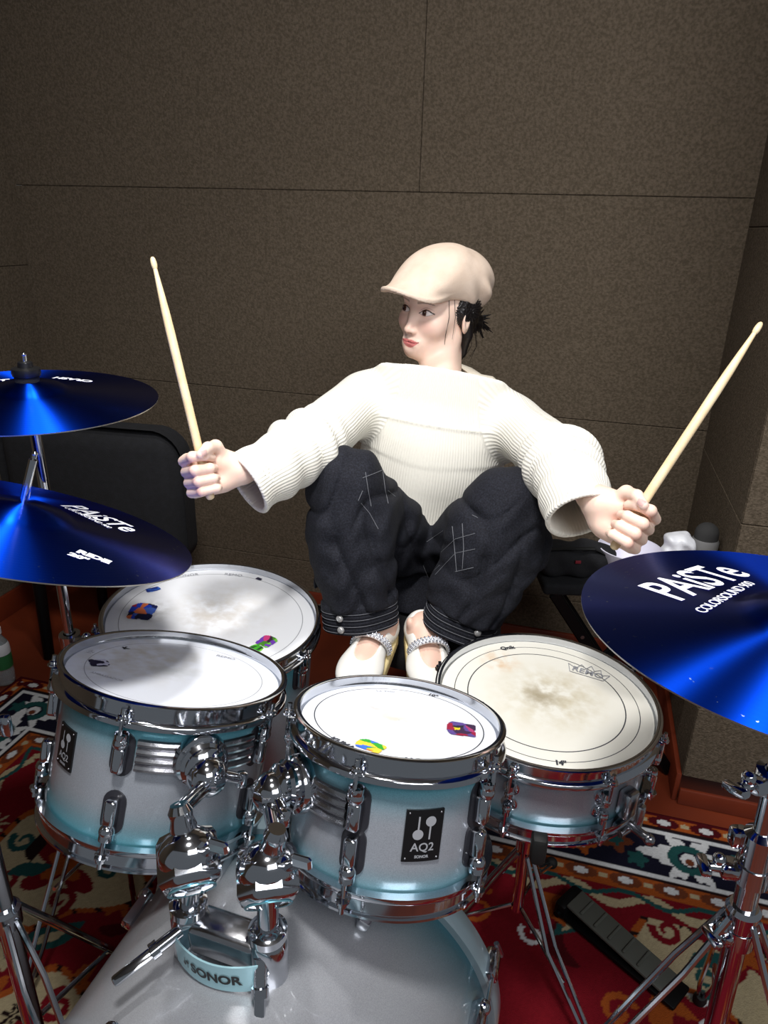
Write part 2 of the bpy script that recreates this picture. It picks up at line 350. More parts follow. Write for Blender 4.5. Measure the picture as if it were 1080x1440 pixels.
def drop_lug(parent, rs, ztop, sgn, gasket=True):
    """drop-shaped chrome lug on a dark gasket, built at the front (-Y); sgn=-1 hangs down from the rod, +1 stands up"""
    mb = MB(); zc = ztop+sgn*.022; y0 = -rs+.002
    mb.box((0, y0-.011, zc+sgn*.006), (.0160, .018, .036), None, .005, 3)
    mb.ball((0, y0-.014, ztop+sgn*.004), (.0105, .0105, .0105), 18, 12)
    mb.lathe([(0, -.012), (.007, -.012), (.0075, -.006), (.0095, 0), (.0095, .008)], 18, (0, y0-.014, ztop), np.diag([1, 1, -sgn*1.0]))
    o = mb.build('lug', M['chrome'], parent)
    if gasket:
        g = MB(); g.prism(stadium(.031, .060), 0, .006, XZ, (0, y0+.002, zc+sgn*.002)); g.build('gasket', M['gasket'], o)
    return o
def tube_lug(parent, rs, ztop, zbot):
    mb = MB(); y0 = -rs
    for z in (ztop-.012, zbot+.012):
        mb.cyl((0, y0+.004, z), (0, y0-.012, z), .0075); mb.ball((0, y0-.013, z), .0085, 16, 10)
        mb.lathe([(.013, -.002), (.013, .002), (.010, .003), (0, .003)], 20, (0, y0-.001, z), frame((0, -1, 0)))
    mb.cyl((0, y0-.013, ztop-.020), (0, y0-.013, ztop+.002), .0072, .0062)
    mb.cyl((0, y0-.013, zbot-.002), (0, y0-.013, zbot+.020), .0062, .0072)
    return mb.build('lug', M['chrome'], parent)
def rod(parent, rs, z0, z1, up=1):
    mb = MB(); y = -rs-.0185; mb.cyl((0, y, z0), (0, y, z1), .0029, n=10)
    mb.lathe([(0, .012), (.0032, .012), (.0034, .004), (.0062, .003), (.0062, -.001), (.008, -.0015), (.008, -.004), (0, -.004)], 14, (0, y, z0), np.diag([1, up, up]))
    mb.box((0, y+.006, z0-up*.006), (.017, .015, .005), None, .0015, 1)
    return mb.build('tension_rod', M['chrome'], parent)
def on_shell(P, rs, a, z):   # flat (x,y,depth) -> wrapped on the shell round angle a
    P = np.asarray(P, float); th = P[:, 0]/rs + a; r = rs+P[:, 2]
    return np.stack([r*np.sin(th), -r*np.cos(th), z+P[:, 1]], 1)
def badge(parent, rs, a, z, wd=.040, ht=.056):
    def plate(x0, x1, y0, y1, d0, d1, nx=8):
        xs = np.linspace(x0, x1, nx); V = []; F = []
        for x in xs: V += [(x, y0, d0), (x, y1, d0), (x, y0, d1), (x, y1, d1)]
        for i in range(nx-1):
            b = 4*i; c = b+4; F += [(b+2, c+2, c+3, b+3), (b, b+1, c+1, c), (b, c, c+2, b+2), (b+1, b+3, c+3, c+1)]
        F += [(0, 2, 3, 1), (4*nx-4, 4*nx-3, 4*nx-1, 4*nx-2)]; return A(*V), F
    V, F = plate(-wd/2, wd/2, -ht/2, ht/2, .0002, .0026); mb = MB().add(on_shell(V, rs, a, z), F)
    o = tag(mb.build('badge', M['badge'], parent), 'black maker badge with grey mallet emblem')
    e = MB()
    def disc(x, y, r): 
        t = np.linspace(0, 6.283, 20, endpoint=False); e.add(on_shell(np.c_[x+r*np.cos(t), y+r*np.sin(t), np.full(20, .0031)], rs, a, z), [tuple(range(20))])
    def bar(x0, x1, y0, y1): e.add(on_shell([(x0, y0, .0031), (x1, y0, .0031), (x1, y1, .0031), (x0, y1, .0031)], rs, a, z), [(0, 1, 2, 3)])
    s = ht/.056
    disc(-.0062*s, .0015*s, .0056*s); bar(-.0071*s, -.0053*s, .004*s, .021*s); disc(.0062*s, .0155*s, .0056*s); bar(.0053*s, .0071*s, -.004*s, .013*s)
    for txt, sz, y in (('AQ2', .0125, -.0125), ('SONOR', .0042, -.0225)):
        T, F = textmesh(txt, sz*s, .0002*s); e.add(on_shell(np.c_[T[:, 0], T[:, 1]+y*s, np.full(len(T), .0031)], rs, a, z), F)
    e.build('emblem', M['grey_print'], o)
    for x in (-1, 1):
        for y in (-1, 1): MB().ball(on_shell([(x*(wd/2-.004), y*(ht/2-.004), .0026)], rs, a, z)[0], .0015, 8, 6).build('rivet', M['steel'], o)
def ring_bands(parent, rs, zh, hm, inks, ink):
    """head with crown and collar, printed circles as thin bands of their own ink"""
    rr = [0.0005, rs*.3, rs*.6]; mats = [0, 0]
    for r, wdt in inks: rr += [r-wdt/2, r+wdt/2]; mats += [0, 1]
    rr += [rs-.004, rs+.001, rs+.003]; mats += [0, 0, 0]
    z = [zh]*(len(rr)-2)+[zh-.002, zh-.010]
    mb = MB().lathe(list(zip(rr, z)), 96, mats=mats); return mb.build('drum_head', [hm, ink], parent)
def sticker(parent, x, y, z, w, h, ang, pal, seed, nx=9, ny=7):
    g = np.random.default_rng(seed); c, s = math.cos(ang), math.sin(ang); V = []; C = []; F = []
    pal = [lin(p) for p in pal]; seeds = g.uniform(-1, 1, (16, 2)); sc = g.integers(0, len(pal), 16)
    mb = MB(); n = 0; k = 26
    for i in range(k):
        for j in range(k):
            X, Y = (i+.5)/k*2-1, (j+.5)/k*2-1
            if abs(X)**4+abs(Y)**4 > 1.05+.25*math.sin(5*math.atan2(Y, X)+seed): continue
            q = [(i/k-.5, j/k-.5), ((i+1)/k-.5, j/k-.5), ((i+1)/k-.5, (j+1)/k-.5), (i/k-.5, (j+1)/k-.5)]
            mb.add([(x+c*a*w-s*b*h, y+s*a*w+c*b*h, z) for a, b in q], [(0, 1, 2, 3)])
            col = pal[sc[np.argmin(((seeds-A(X, Y))**2*A(1, 1.6)).sum(1))]]; C += [col]*4
    me = bpy.data.meshes.new('sticker'); me.from_pydata(np.concatenate(mb.V).tolist(), [], mb.F); me.materials.append(M['colour'])
    o = bpy.data.objects.new('sticker', me); COL.objects.link(o); o.parent = parent; setcol(o, C)
    return tag(o, 'bright printed sticker on the head')
def print_text(parent, txt, x, y, z, size, ang, m, bold=.0, name='lettering', spacing=1.0, sx=1.0):
    T, F = textmesh(txt, size, bold, spacing); T = T*A(sx, 1); c, s = math.cos(ang), math.sin(ang)
    V = np.c_[x+c*T[:, 0]-s*T[:, 1], y+s*T[:, 0]+c*T[:, 1], np.full(len(T), z)]
    return MB().add(V, F).build(name, m, parent)
def drum(name, label, c, n, rs, H, nl, a0, lug, shell, hm, inks, ink, group=None, skip_bottom=False):
    c = A(*c); n = A(*n); n /= np.linalg.norm(n); f = A(-c[0], -c[1], 0); f -= n*(f@n); f /= np.linalg.norm(f)
    R = np.stack([np.cross(n, f), -f, n], 1); t = thing(name, label, 'drum', c, R, group)
    MB().lathe([(rs-.006, -.022), (rs, -.024), (rs, -H+.024), (rs-.006, -H+.022)], 96).build('shell', shell, t)
    ring_bands(t, rs, -.012, hm, inks, ink)
    MB().lathe(hoop_profile(rs), 96, closed=True).build('hoop', M['chrome'], t)
    MB().lathe(hoop_profile(rs, H), 96, closed=True).build('hoop', M['chrome'], t)
    MB().lathe([(.0005, -H+.012), (rs-.004, -H+.012), (rs+.003, -H+.022)], 64).build('resonant_head', hm, t)
    for k in range(nl):
        a = math.radians(a0)+2*math.pi*k/nl
        if k == 0:
            if lug == 'drop': P = [drop_lug(t, rs, -.050, -1), drop_lug(t, rs, -H+.050, 1)]
            else: P = [tube_lug(t, rs, -.048, -H+.048)]
            P += [rod(t, rs, -.018, -.056, 1), rod(t, rs, -H+.018, -H+.056, -1)]
            for p in P: p.rotation_euler = (0, 0, a)
        else:
            for p in P: dup(p, a, t)
    return t, R, c
RED_PAL = [(150, 30, 60), (60, 40, 70), (230, 200, 40), (40, 40, 50), (170, 60, 110), (90, 70, 140)]
BLUE_PAL = [(30, 60, 170), (20, 24, 60), (26, 26, 50), (150, 30, 50), (60, 90, 170), (190, 100, 60), (24, 30, 80)]
GREEN_PAL = [(50, 160, 50), (240, 200, 60), (60, 110, 220), (240, 230, 180), (240, 150, 50)]
PURP_PAL = [(110, 60, 170), (60, 40, 60), (200, 60, 120), (110, 190, 60), (70, 130, 40)]
BW_PAL = [(26, 24, 50), (200, 200, 214), (40, 36, 60), (26, 24, 50), (30, 28, 54)]
DS = {}
sh12 = shellmat('shell_finish_12', .20, -.02)
h12 = headmat('coated_head_12', (226, 230, 238), [(-.05, .05, .14, (196, 190, 176), .8), (.0, 0, .05, (200, 206, 212), .8), (-.12, -.02, .05, (190, 190, 190), .6)])
DS['TL'] = drum('rack_tom', 'large silver-and-teal rack tom at left with black sticker on its shaded head', (-.301, .895, .784), (.156, .281, .947), .1525, .228, 5, -27, 'drop', sh12, h12, [(.128, .0012)], M['grey_print'], 'rack toms')
t = DS['TL'][0]
badge(t, .1525, math.radians(-63), -.098)
sticker(t, -.108, .018, -.0108, .027, .030, .2, BW_PAL, 21); print_text(t, 'REMO', .085, .075, -.0108, .012, -.5, M['grey_print']); print_text(t, 'K', -.07, .09, -.0108, .014, .3, M['dark_print'], .0008)
print_text(t, 'AMBASSADOR', -.098, -.035, -.0108, .008, -.6, M['grey_print']); print_text(t, '12"', -.12, .062, -.0108, .012, .9, M['grey_print'])
sh10 = shellmat('shell_finish_10', .18, -.02)
h10 = headmat('coated_head_10', (228, 232, 240), [(0, .01, .06, (205, 200, 184), .8), (-.03, .04, .03, (170, 160, 140), .7)])
DS['TR'] = drum('rack_tom', 'small silver-and-teal rack tom in front with maker badge facing the camera', (.029, .773, .804), (.08, .267, .960), .1275, .200, 5, -19, 'drop', sh10, h10, [(.112, .0016)], M['dark_print'], 'rack toms')
t = DS['TR'][0]
badge(t, .1275, math.radians(17), -.096, .046, .064)
sticker(t, .082, -.008, -.0108, .038, .042, -.1, RED_PAL, 11); sticker(t, -.035, -.088, -.0108, .036, .026, -.5, GREEN_PAL, 5)
print_text(t, 'SONOR', .035, -.1125, -.0108, .016, math.pi+.05, M['dark_print'], .0005); print_text(t, '10"', .05, .103, -.0108, .011, -.45, M['dark_print'], .0004)
print_text(t, 'La Velo', -.02, .098, -.0108, .009, .15, M['grey_print']); print_text(t, 'KUMA', -.069, -.090, -.0108, .013, -.66, M['dark_print'], .0006)
sh14 = shellmat('shell_finish_14', .13, -.01, (150, 156, 166))
h14 = headmat('coated_head_14', (232, 230, 220), [(0, 0, .13, (206, 196, 168), .8), (-.005, .005, .05, (140, 128, 108), .9), (-.09, .085, .05, (216, 176, 128), .9), (.03, .02, .10, (196, 186, 160), .6)], .6)
DS['SN'] = drum('snare_drum', 'low snare drum with worn cream head beside the right knee', (.287, 1.017, .665), (.017, -.009, 1), .1778, .150, 8, -10, 'tube', sh14, h14, [(.133, .002), (.156, .0014)], M['dark_print'])
t = DS['SN'][0]
o = MB(); z = -.0108
print_text(t, 'REMO', .068, .102, z, .021, -.18, M['grey_print'], .0004)
cr = [(-.038, .012), (-.022, .003), (-.015, .020), (-.005, .010), (.002, .024), (.010, .010), (.020, .019), (.024, .003), (.038, .010), (.030, -.012), (-.030, -.012)]
c_, s_ = math.cos(-.18), math.sin(-.18); crp = [(.068+c_*x-s_*y, .102+s_*x+c_*y) for x, y in cr]
for i in range(len(crp)):
    p, q = np.array(crp[i]), np.array(crp[(i+1) % len(crp)]); d = (q-p)/np.linalg.norm(q-p); nn = A(-d[1], d[0])*.0007
    o.add([(*(p-nn), z), (*(q-nn), z), (*(q+nn), z), (*(p+nn), z)], [(0, 1, 2, 3)])
o.build('crown_print', M['grey_print'], t)
print_text(t, '14"', .035, -.1555, z, .013, .2, M['dark_print'], .0008); print_text(t, 'Qnik', -.082, .132, z, .014, .55, M['dark_print'], .0005)
# snare strainer
mb = MB(); a = math.radians(50); d = A(math.sin(a), -math.cos(a), 0); R = np.stack([np.cross(A(0, 0, 1), d)*-1, d, EZ], 1)
mb.box(d*.190+EZ*-.085, (.026, .022, .05), R, .005, 2); mb.box(d*.205+EZ*-.10+A(.008, 0, 0), (.014, .012, .05), R @ RZ(.3), .004, 2); mb.cyl(d*.2+EZ*-.12, d*.235+EZ*-.118, .007); mb.ball(d*.237+EZ*-.118, .009)
mb.cyl(d*.2+EZ*-.13+R[:, 0]*.02, d*.2+EZ*-.13-R[:, 0]*.02, .006)
mb.build('strainer', M['chrome_worn'], t)
sh16 = shellmat('shell_finish_16', .38, -.02)
h16 = headmat('coated_head_16', (228, 230, 234), [(0, 0, .09, (170, 160, 150), .7), (-.13, .03, .07, (120, 118, 112), .7), (.02, .03, .16, (205, 200, 192), .6)])
DS['FT'] = drum('floor_tom', 'floor tom with two coloured stickers behind the left rack tom', (-.338, 1.250, .668), (.075, -.012, .997), .2032, .41, 8, -40, 'drop', sh16, h16, [(.180, .0016)], M['grey_print'])
t, R, c = DS['FT']
sticker(t, -.138, .03, -.0108, .05, .062, -.25, BLUE_PAL, 12); sticker(t, .098, -.100, -.0108, .038, .032, .8, PURP_PAL, 8); sticker(t, .070, -.125, -.0108, .036, .024, .5, [(60, 150, 40), (30, 70, 30), (120, 200, 60)], 9)
sticker(t, -.12, .117, -.0108, .03, .016, .4, [(50, 100, 190), (30, 50, 130)], 3)
print_text(t, 'SONOR', -.05, .176, -.0108, .014, .15, M['grey_print']); print_text(t, 'REMO', .05, .172, -.0108, .015, -.25, M['grey_print']); sticker(t, .105, .150, -.0108, .014, .010, 2.4, [(40, 40, 60), (50, 46, 70)], 6)
Rinv = R.T
for k, ang in enumerate((60, 180, 300)):
    a = math.radians(ang); d = A(math.sin(a), -math.cos(a), 0); top = d*.232+EZ*-.16; 
    bot = Rinv @ ((c+R @ (d*.236))*A(1, 1, 0)+A(0, 0, .022)-c)
    mb = MB(); mb.tube([top+EZ*.05, bot*.4+top*.6, bot], .0055, 10); lg = mb.build('leg', M['chrome'], t)
    MB().cyl(bot-(bot-top)/np.linalg.norm(bot-top)*.004, bot+(bot-top)/np.linalg.norm(bot-top)*.012, .011).build('rubber_foot', M['black_rubber'], lg)
    mb = MB(); mb.box(d*.218+EZ*-.20, (.03, .03, .06), RZ(a), .006, 2); mb.build('leg_bracket', M['chrome'], t)
# the bass drum lies on its side: its axis points away from the camera
def bass():
    yaw = math.radians(17); ax = A(math.sin(yaw), math.cos(yaw), 0); side = A(math.cos(yaw), -math.sin(yaw), 0)
    R = np.stack([side, np.cross(ax, side), ax], 1)    # local z = axis (towards the drummer), local y = down? -> fixed below
    if R[2, 1] > 0: pass
    c = A(-.079, .800, .302); r, D = .277, .46
    t = thing('bass_drum', 'big silver bass drum lying under the two rack toms', 'drum', c, R)
    m = shellmat('shell_finish_22', D, .0, (158, 160, 165), (36, 96, 110), lo=.10, hi=.80)
    MB().lathe([(r-.006, -.02), (r, -.022), (r, -D+.022), (r-.006, -D+.02)], 128).build('shell', m, t)
    for z, s in ((0, -1), (-D, 1)):
        p = [(r-.004, z), (r+.010, z), (r+.0125, z+s*.004), (r+.0125, z+s*.034), (r+.010, z+s*.038), (r-.004, z+s*.038)]
        MB().lathe(p, 128, closed=True).build('hoop', mat('hoop_lacquer', (150, 170, 178), .3, .4, coat=.5), t)
        MB().lathe([(.0005, z+s*.012), (r-.004, z+s*.012), (r, z+s*.02)], 64).build('drum_head', M['black_plastic'] if s > 0 else h16, t)
    P = None
    for k in range(8):
        a = 2*math.pi*(k+.5)/8
        if k == 0:
            P = []
            for zc, s, zh in ((-.10, 1, .0), (-D+.10, -1, -D)):
                mb = MB(); y0 = -r+.001
                mb.box((0, y0-.010, zc), (.018, .020, .060), None, .005, 2); mb.ball((0, y0-.014, zc+s*.024), .011); P.append(mb.build('lug', M['chrome'], t))
                mb = MB(); mb.cyl((0, y0-.020, zc+s*.02), (0, y0-.020, zh+s*.012), .003, n=10); mb.box((0, y0-.016, zh-s*.012), (.022, .018, .045), None, .004, 2); mb.cyl((-.012, y0-.022, zh+s*.012), (.012, y0-.022, zh+s*.012), .004, n=10); P.append(mb.build('claw_hook', M['chrome'], t))
            for p in P: p.rotation_euler = (0, 0, a)
        else:
            for p in P: dup(p, a, t)
    for s in (-1, 1):
        d = A(s*.86, .5, 0)*r/1.0; d = R.T @ (side*s*.24+A(0, 0, -.13)); e = R.T @ (side*s*.36+A(0, 0, -c[2]+.016)); zz = EZ*(-D+.07)
        d = A(d[0], d[1], 0); e = A(e[0], e[1], 0); mb = MB(); mb.tube([d*1.0+zz, e+zz-EZ*.05], .008, 12); sp = mb.build('spur', M['chrome'], t)
        MB().ball(e+zz-EZ*.05, .012).build('rubber_foot', M['black_rubber'], sp)
bass()

# ---------------------------------------------------------------- double tom holder on the bass drum
def holder():
    b = at(333, 1432, .875); t = thing('tom_holder', 'chrome double tom holder standing on the bass drum, light blue name plate', 'stand', b)
    ch = M['chrome']
    up = A(0, 0, 1)
    MB().lathe([(.054, -.02), (.054, .006), (.050, .012), (.046, .012), (.046, -.006), (0, -.006)], 40, b).build('base', M['chrome_worn'], t)
    MB().lathe([(.026, -.006), (.036, .0), (.038, .020), (.030, .032), (.030, .085), (0, .085)], 32, b).build('column', ch, t)
    L = at(268, 1300, .865); Rr = at(378, 1338, .83)
    ex = (Rr-L); ln = np.linalg.norm(ex); ex /= ln; fr = frame(up, ex); ey = np.cross(up, ex); R = np.stack([ex, ey/np.linalg.norm(ey), np.cross(ex, ey/np.linalg.norm(ey))], 1)
    mid = (L+Rr)/2
    mb = MB(); mb.box(mid, (ln-.012, .042, .044), R, .010, 3); mb.build('crossbar', M['chrome_worn'], t)
    # name plate bows forward between the sleeves
    V = []; n = 16
    for i in range(n+1):
        x = (i/n-.5); yy = -.026-.016*(1-(2*x)**2)
        for zz in (-.026, .012): V += [mid+R @ A(x*(ln+.004), yy, zz), mid+R @ A(x*(ln+.004), yy-.0022, zz)]
    F = []
    for i in range(n):
        a = 4*i; q = a+4; F += [(a+1, q+1, q+3, a+3), (a, a+2, q+2, q), (a, q, q+1, a+1), (a+2, a+3, q+3, q+2)]
    F += [(0, 1, 3, 2), (4*n, 4*n+2, 4*n+3, 4*n+1)]
    pl = tag(MB().add(V, F).build('name_plate', mat('blue_plate', (170, 212, 222), .25, .3), t), 'pale blue curved name plate')
    T, F2 = textmesh('SONOR', .0185, .0007); x = (T[:, 0]+.006)/(ln+.004); yy = -.0290-.016*(1-(2*x)**2)
    MB().add(mid+(R @ np.stack([T[:, 0]+.006, yy, T[:, 1]-.008])).T, F2).build('lettering', M['badge'], pl)
    e = MB()
    def pd(pts): pts = np.array(pts); yy2 = -.0290-.016*(1-(2*pts[:, 0]/(ln+.004))**2); e.add(mid+(R @ np.stack([pts[:, 0], yy2, pts[:, 1]-.008])).T, [tuple(range(len(pts)))])
    tt = np.linspace(0, 6.283, 14, endpoint=False); x0 = T[:, 0].min()+.006-.008
    pd(np.c_[x0-.0025+.0025*np.cos(tt), -.002+.0025*np.sin(tt)]); pd(np.c_[x0+.0025+.0025*np.cos(tt), .003+.0025*np.sin(tt)]); pd([(x0-.003, 0), (x0-.002, 0), (x0-.002, .007), (x0-.003, .007)]); pd([(x0+.002, -.006), (x0+.003, -.006), (x0+.003, .002), (x0+.002, .002)])
    e.build('emblem', M['badge'], pl)
    def side(P, clamp, elbow, ball, bolt_dir, mirror):
        # sleeve
        MB().lathe([(0, -.07), (.012, -.07), (.012, -.05), (.0215, -.05), (.0225, -.046), (.0225, .016), (.019, .024), (.0225, .028), (.0225, .038), (.016, .042), (0, .042)], 32, P).build('sleeve', ch, t)
        ht = MB().tube([P+up*.03, clamp-up*.02], .0125, 20); ht.build('post', ch, t)
        # T-bolt
        a = P+R @ A(0, -.018, .012); bdir = A(*bolt_dir); q = MB(); q.cyl(a, a+bdir*.035, .0075); q.cyl(a+bdir*.03, a+bdir*.040, .010); q.box(a+bdir*.064, (.013, .008, .05), frame(bdir), .0035, 2); q.build('wing_bolt', ch, t)
        # hexagonal clamp with an open tube end facing the camera
        f = CP-clamp; f[2] = -.38; f /= np.linalg.norm(f); Rf = frame(f, R[:, 0])
        q = MB(); q.lathe([(.031, -.030), (.036, -.022), (.037, .018), (.032, .026), (.0255, .030), (.0245, .030), (.0235, .024), (.0235, -.02), (0, -.02)], 8, clamp, Rf); 
        q.ball(clamp+up*.012, (.035, .033, .030), 20, 14, Rf); c = q.build('clamp', ch, t)
        MB().lathe([(.0240, .030), (.0268, .0305), (.0272, .0290), (.0240, .0285)], 28, clamp, Rf, closed=True).build('clamp_ring', mat('pale_blue_ring', (130, 190, 205), .2, .7), c)
        # L-rod to the tom
        q = MB(); q.tube([clamp+up*.02, elbow, elbow*.3+ball*.7, ball], [.011, .010, .010, .012], 14); q.build('l_rod', ch, t)
        q = MB(); kd = (ball-elbow)/np.linalg.norm(ball-elbow); q.lathe([(0, -.03), (.010, -.03), (.0145, -.022), (.0125, -.010), (.0155, 0), (.0125, .01), (.0140, .018), (.0100, .026), (0, .026)], 18, elbow*.55+clamp*.45+up*.01, frame(elbow-clamp)); q.build('knuckle', ch, t)
        q = MB(); q.cyl(clamp+R @ A(.02, .0, .02), clamp+R @ A(.045, -.01, .045), .006); q.box(clamp+R @ A(.052, -.012, .052), (.024, .008, .016), R, .003, 1); q.build('wing_nut', ch, t)
    return t, side, L, Rr
# mounts on the toms (parts of the drums), returned as world points of the ball sockets
def mount(key, rs, ang, z, half):
    t, R, c = DS[key]; mb = MB(); a0 = math.radians(ang)
    for dz in (.016, .005, -.006, -.017):
        th = np.linspace(a0-half, a0+half, 24); mb.tube(np.stack([(rs+.008)*np.sin(th), -(rs+.008)*np.cos(th), np.full(24, z+dz)], 1), .0052, 8)
    br = mb.build('mount_bracket', M['chrome_worn'], t)
    d = A(math.sin(a0), -math.cos(a0), 0); q = MB()
    q.lathe([(0, .0), (.034, .0), (.036, .008), (.034, .016), (.029, .018), (.031, .026), (.027, .030), (.028, .036), (.022, .042), (0, .046)], 36, d*(rs+.004)+EZ*z, frame(d, EZ)); 
    q.ball(d*(rs+.046)+EZ*(z-.006), (.026, .026, .026), 10, 8); sk = q.build('ball_socket', M['chrome'], t)
    q = MB(); sx = np.cross(d, EZ); q.cyl(d*(rs+.045)+EZ*z, d*(rs+.05)+EZ*(z-.01)-sx*.040, .007); q.box(d*(rs+.05)+EZ*(z-.012)-sx*.045, (.014, .012, .022), np.stack([sx, d, EZ], 1), .004, 2); q.build('wing_screw', M['chrome'], sk)
    return c+R @ (d*(rs+.05)+EZ*(z-.014))
bL = mount('TL', .1525, 9, -.068, .50); bR = mount('TR', .1275, -57, -.075, .58)
t, side, Lp, Rp = holder()
cl = at(266, 1212, .80); side(Lp, cl, cl+A(-.012, .02, .055), bL, (-.72, -.55, -.25), 1)
cl = at(376, 1232, .80); side(Rp, cl, cl+A(.012, .005, .055), bR, (.05, -.55, -.8), -1)

# ---------------------------------------------------------------- cymbals
ANROT = .25
def cymmat():
    m = mat('blue_cymbal', (14, 52, 150), .37, 1.0); nt = m.node_tree; b = nt.nodes['Principled BSDF']
    tg = node(nt, 'ShaderNodeTangent', direction_type='RADIAL', axis='Z'); nt.links.new(tg.outputs[0], b.inputs['Tangent'])
    b.inputs['Anisotropic'].default_value = 1.0; b.inputs['Anisotropic Rotation'].default_value = ANROT
    tc = node(nt, 'ShaderNodeTexCoord'); ln = node(nt, 'ShaderNodeVectorMath', operation='LENGTH'); nt.links.new(tc.outputs['Object'], ln.inputs[0])
    wv = node(nt, 'ShaderNodeMath', operation='MULTIPLY'); wv.inputs[1].default_value = 900; nt.links.new(ln.outputs['Value'], wv.inputs[0])
    sn = node(nt, 'ShaderNodeMath', operation='SINE'); nt.links.new(wv.outputs[0], sn.inputs[0])
    bp = node(nt, 'ShaderNodeBump'); bp.inputs['Strength'].default_value = .03; bp.inputs['Distance'].default_value = .0006; nt.links.new(sn.outputs[0], bp.inputs['Height']); nt.links.new(bp.outputs[0], b.inputs['Normal'])
    # small chips of the blue lacquer near the edge
    nz = node(nt, 'ShaderNodeTexNoise'); nz.inputs['Scale'].default_value = 120; nz.inputs['Detail'].default_value = 3; nt.links.new(tc.outputs['Object'], nz.inputs['Vector'])
    st = node(nt, 'ShaderNodeMapRange'); st.inputs['From Min'].default_value = .69; st.inputs['From Max'].default_value = .72; nt.links.new(nz.outputs['Fac'], st.inputs['Value'])
    ed = node(nt, 'ShaderNodeMapRange'); ed.inputs['From Min'].default_value = .17; ed.inputs['From Max'].default_value = .225; nt.links.new(ln.outputs['Value'], ed.inputs['Value'])
    mu = node(nt, 'ShaderNodeMath', operation='MULTIPLY'); nt.links.new(st.outputs[0], mu.inputs[0]); nt.links.new(ed.outputs[0], mu.inputs[1])
    mx = node(nt, 'ShaderNodeMix', data_type='RGBA'); mx.inputs[6].default_value = lin((4, 58, 186))+(1,); mx.inputs[7].default_value = lin((150, 170, 190))+(1,); nt.links.new(mu.outputs[0], mx.inputs[0]); nt.links.new(mx.outputs[2], b.inputs['Base Color'])
    return m
M['cymbal'] = cymmat(); M['cymbal_edge'] = mat('cymbal_edge', (190, 186, 176), .35, 1.0)
def cyprof(r):
    rb = r*.27; x = np.concatenate([np.linspace(.006, rb, 14), np.linspace(rb*1.06, r, 26)])
    return x, lambda q: np.where(q < rb, .0135*np.sqrt(np.clip(1-(q/rb)**2*.92, 0, 1))*1.15+.0135, .0135*1.15*.283*np.clip((rb*1.12-q)/(rb*.12), 0, 1)+.0135*(1-((q-rb)/(r-rb))**1.5))
def cymbal(label, c, n, r, texts, xh):
    n = A(*n); R = frame(n, xh); t = thing('cymbal', label, 'cymbal', c, R, 'blue cymbals')
    x, zf = cyprof(r); z = zf(x)
    up = list(zip(x, z)); dn = list(zip(x, z-.0016))[::-1]
    mats = [0]*(len(up)-1)+[1]+[0]*(len(dn)-1)+[1]
    o = MB().lathe(up+dn, 160, mats=mats, closed=True).build('bow', [M['cymbal'], M['cymbal_edge']], t, 50)
    for txt, px, py, size, ang, bold, sx, sp in texts:
        T, F = textmesh(txt, size, bold, sp); T = T*A(sx, 1); ca, sa = math.cos(ang), math.sin(ang)
        X = px+ca*T[:, 0]-sa*T[:, 1]; Y = py+sa*T[:, 0]+ca*T[:, 1]; q = np.hypot(X, Y)
        MB().add(np.c_[X, Y, zf(q)+.0006], F).build('lettering', M['white_print'], t)
    return t, R
def locang(R, c, px_a, px_b):    # direction between two picture points, in the cymbal's own plane
    P = []
    for q in (px_a, px_b):
        d = at(*q, 1)-CP; k = ((A(*c)+R[:, 2]*.012-CP)@R[:, 2])/(d@R[:, 2]); P.append(R.T @ (CP+d*k-A(*c)))
    return P
def paiste(c, n, xh, pa, pb, h1, qa, qb, h2):
    R = frame(A(*n), xh); a, b = locang(R, c, pa, pb); an = math.atan2(b[1]-a[1], b[0]-a[0]); L = np.hypot(*(b-a)[:2]); m = (a+b)/2
    T, _ = textmesh('PAiSTe', h1, .0011, .98); s1 = L/np.ptp(T[:, 0])
    out = [('PAiSTe', m[0], m[1], h1, an, .0011, s1, .98)]
    a, b = locang(R, c, qa, qb); an = math.atan2(b[1]-a[1], b[0]-a[0]); L = np.hypot(*(b-a)[:2]); m = (a+b)/2
    T, _ = textmesh('COLORSOUND 900', h2, .0002, .92); s2 = L/np.ptp(T[:, 0])
    out.append(('COLORSOUND 900', m[0], m[1], h2, an, .0002, s2, .92)); return out
C1, N1, r1 = (-.590, 1.152, 1.119), (.037, -.028, .999), .203
C2, N2, r2 = (-.507, .906, 1.003), (.263, .236, .935), .240
C3, N3, r3 = (.442, .637, 1.024), (.018, .067, .998), .229
T1 = paiste(C1, N1, (1, 0, 0), (-60, 541), (28, 536), .05, (-60, 548), (20, 545), .012)[:1]
a, b = locang(frame(A(*N1)), C1, (103, 533), (121, 531)); T1.append(('CRASH', a[0], a[1], .022, math.pi*.97, .001, 1, 1))
cymbal('uppermost blue cymbal at far left above the other one', C1, N1, r1, T1, (1, 0, 0))
T2 = paiste(C2, N2, (1, 0, 0), (98, 710), (188, 744), .072, (92, 714), (155, 742), .014)
a, b = locang(frame(A(*N2)), C2, (122, 776), (143, 782)); an = math.atan2((b-a)[1], (b-a)[0])
T2 += [('RIDE', a[0]+.01, a[1], .017, an, .0012, 1.2, 1), ('20"', a[0]-.002, a[1]-.018, .015, an, .001, 1.2, 1)]
cymbal('tilted lower-left blue cymbal hanging over the floor tom', C2, N2, r2, T2, (1, 0, 0))
T3 = paiste(C3, N3, (1, 0, 0), (930, 832), (1030, 798), .078, (984, 860), (1056, 820), .017)
cymbal('blue cymbal at right edge with bold white lettering', C3, N3, r3, T3, (1, 0, 0))
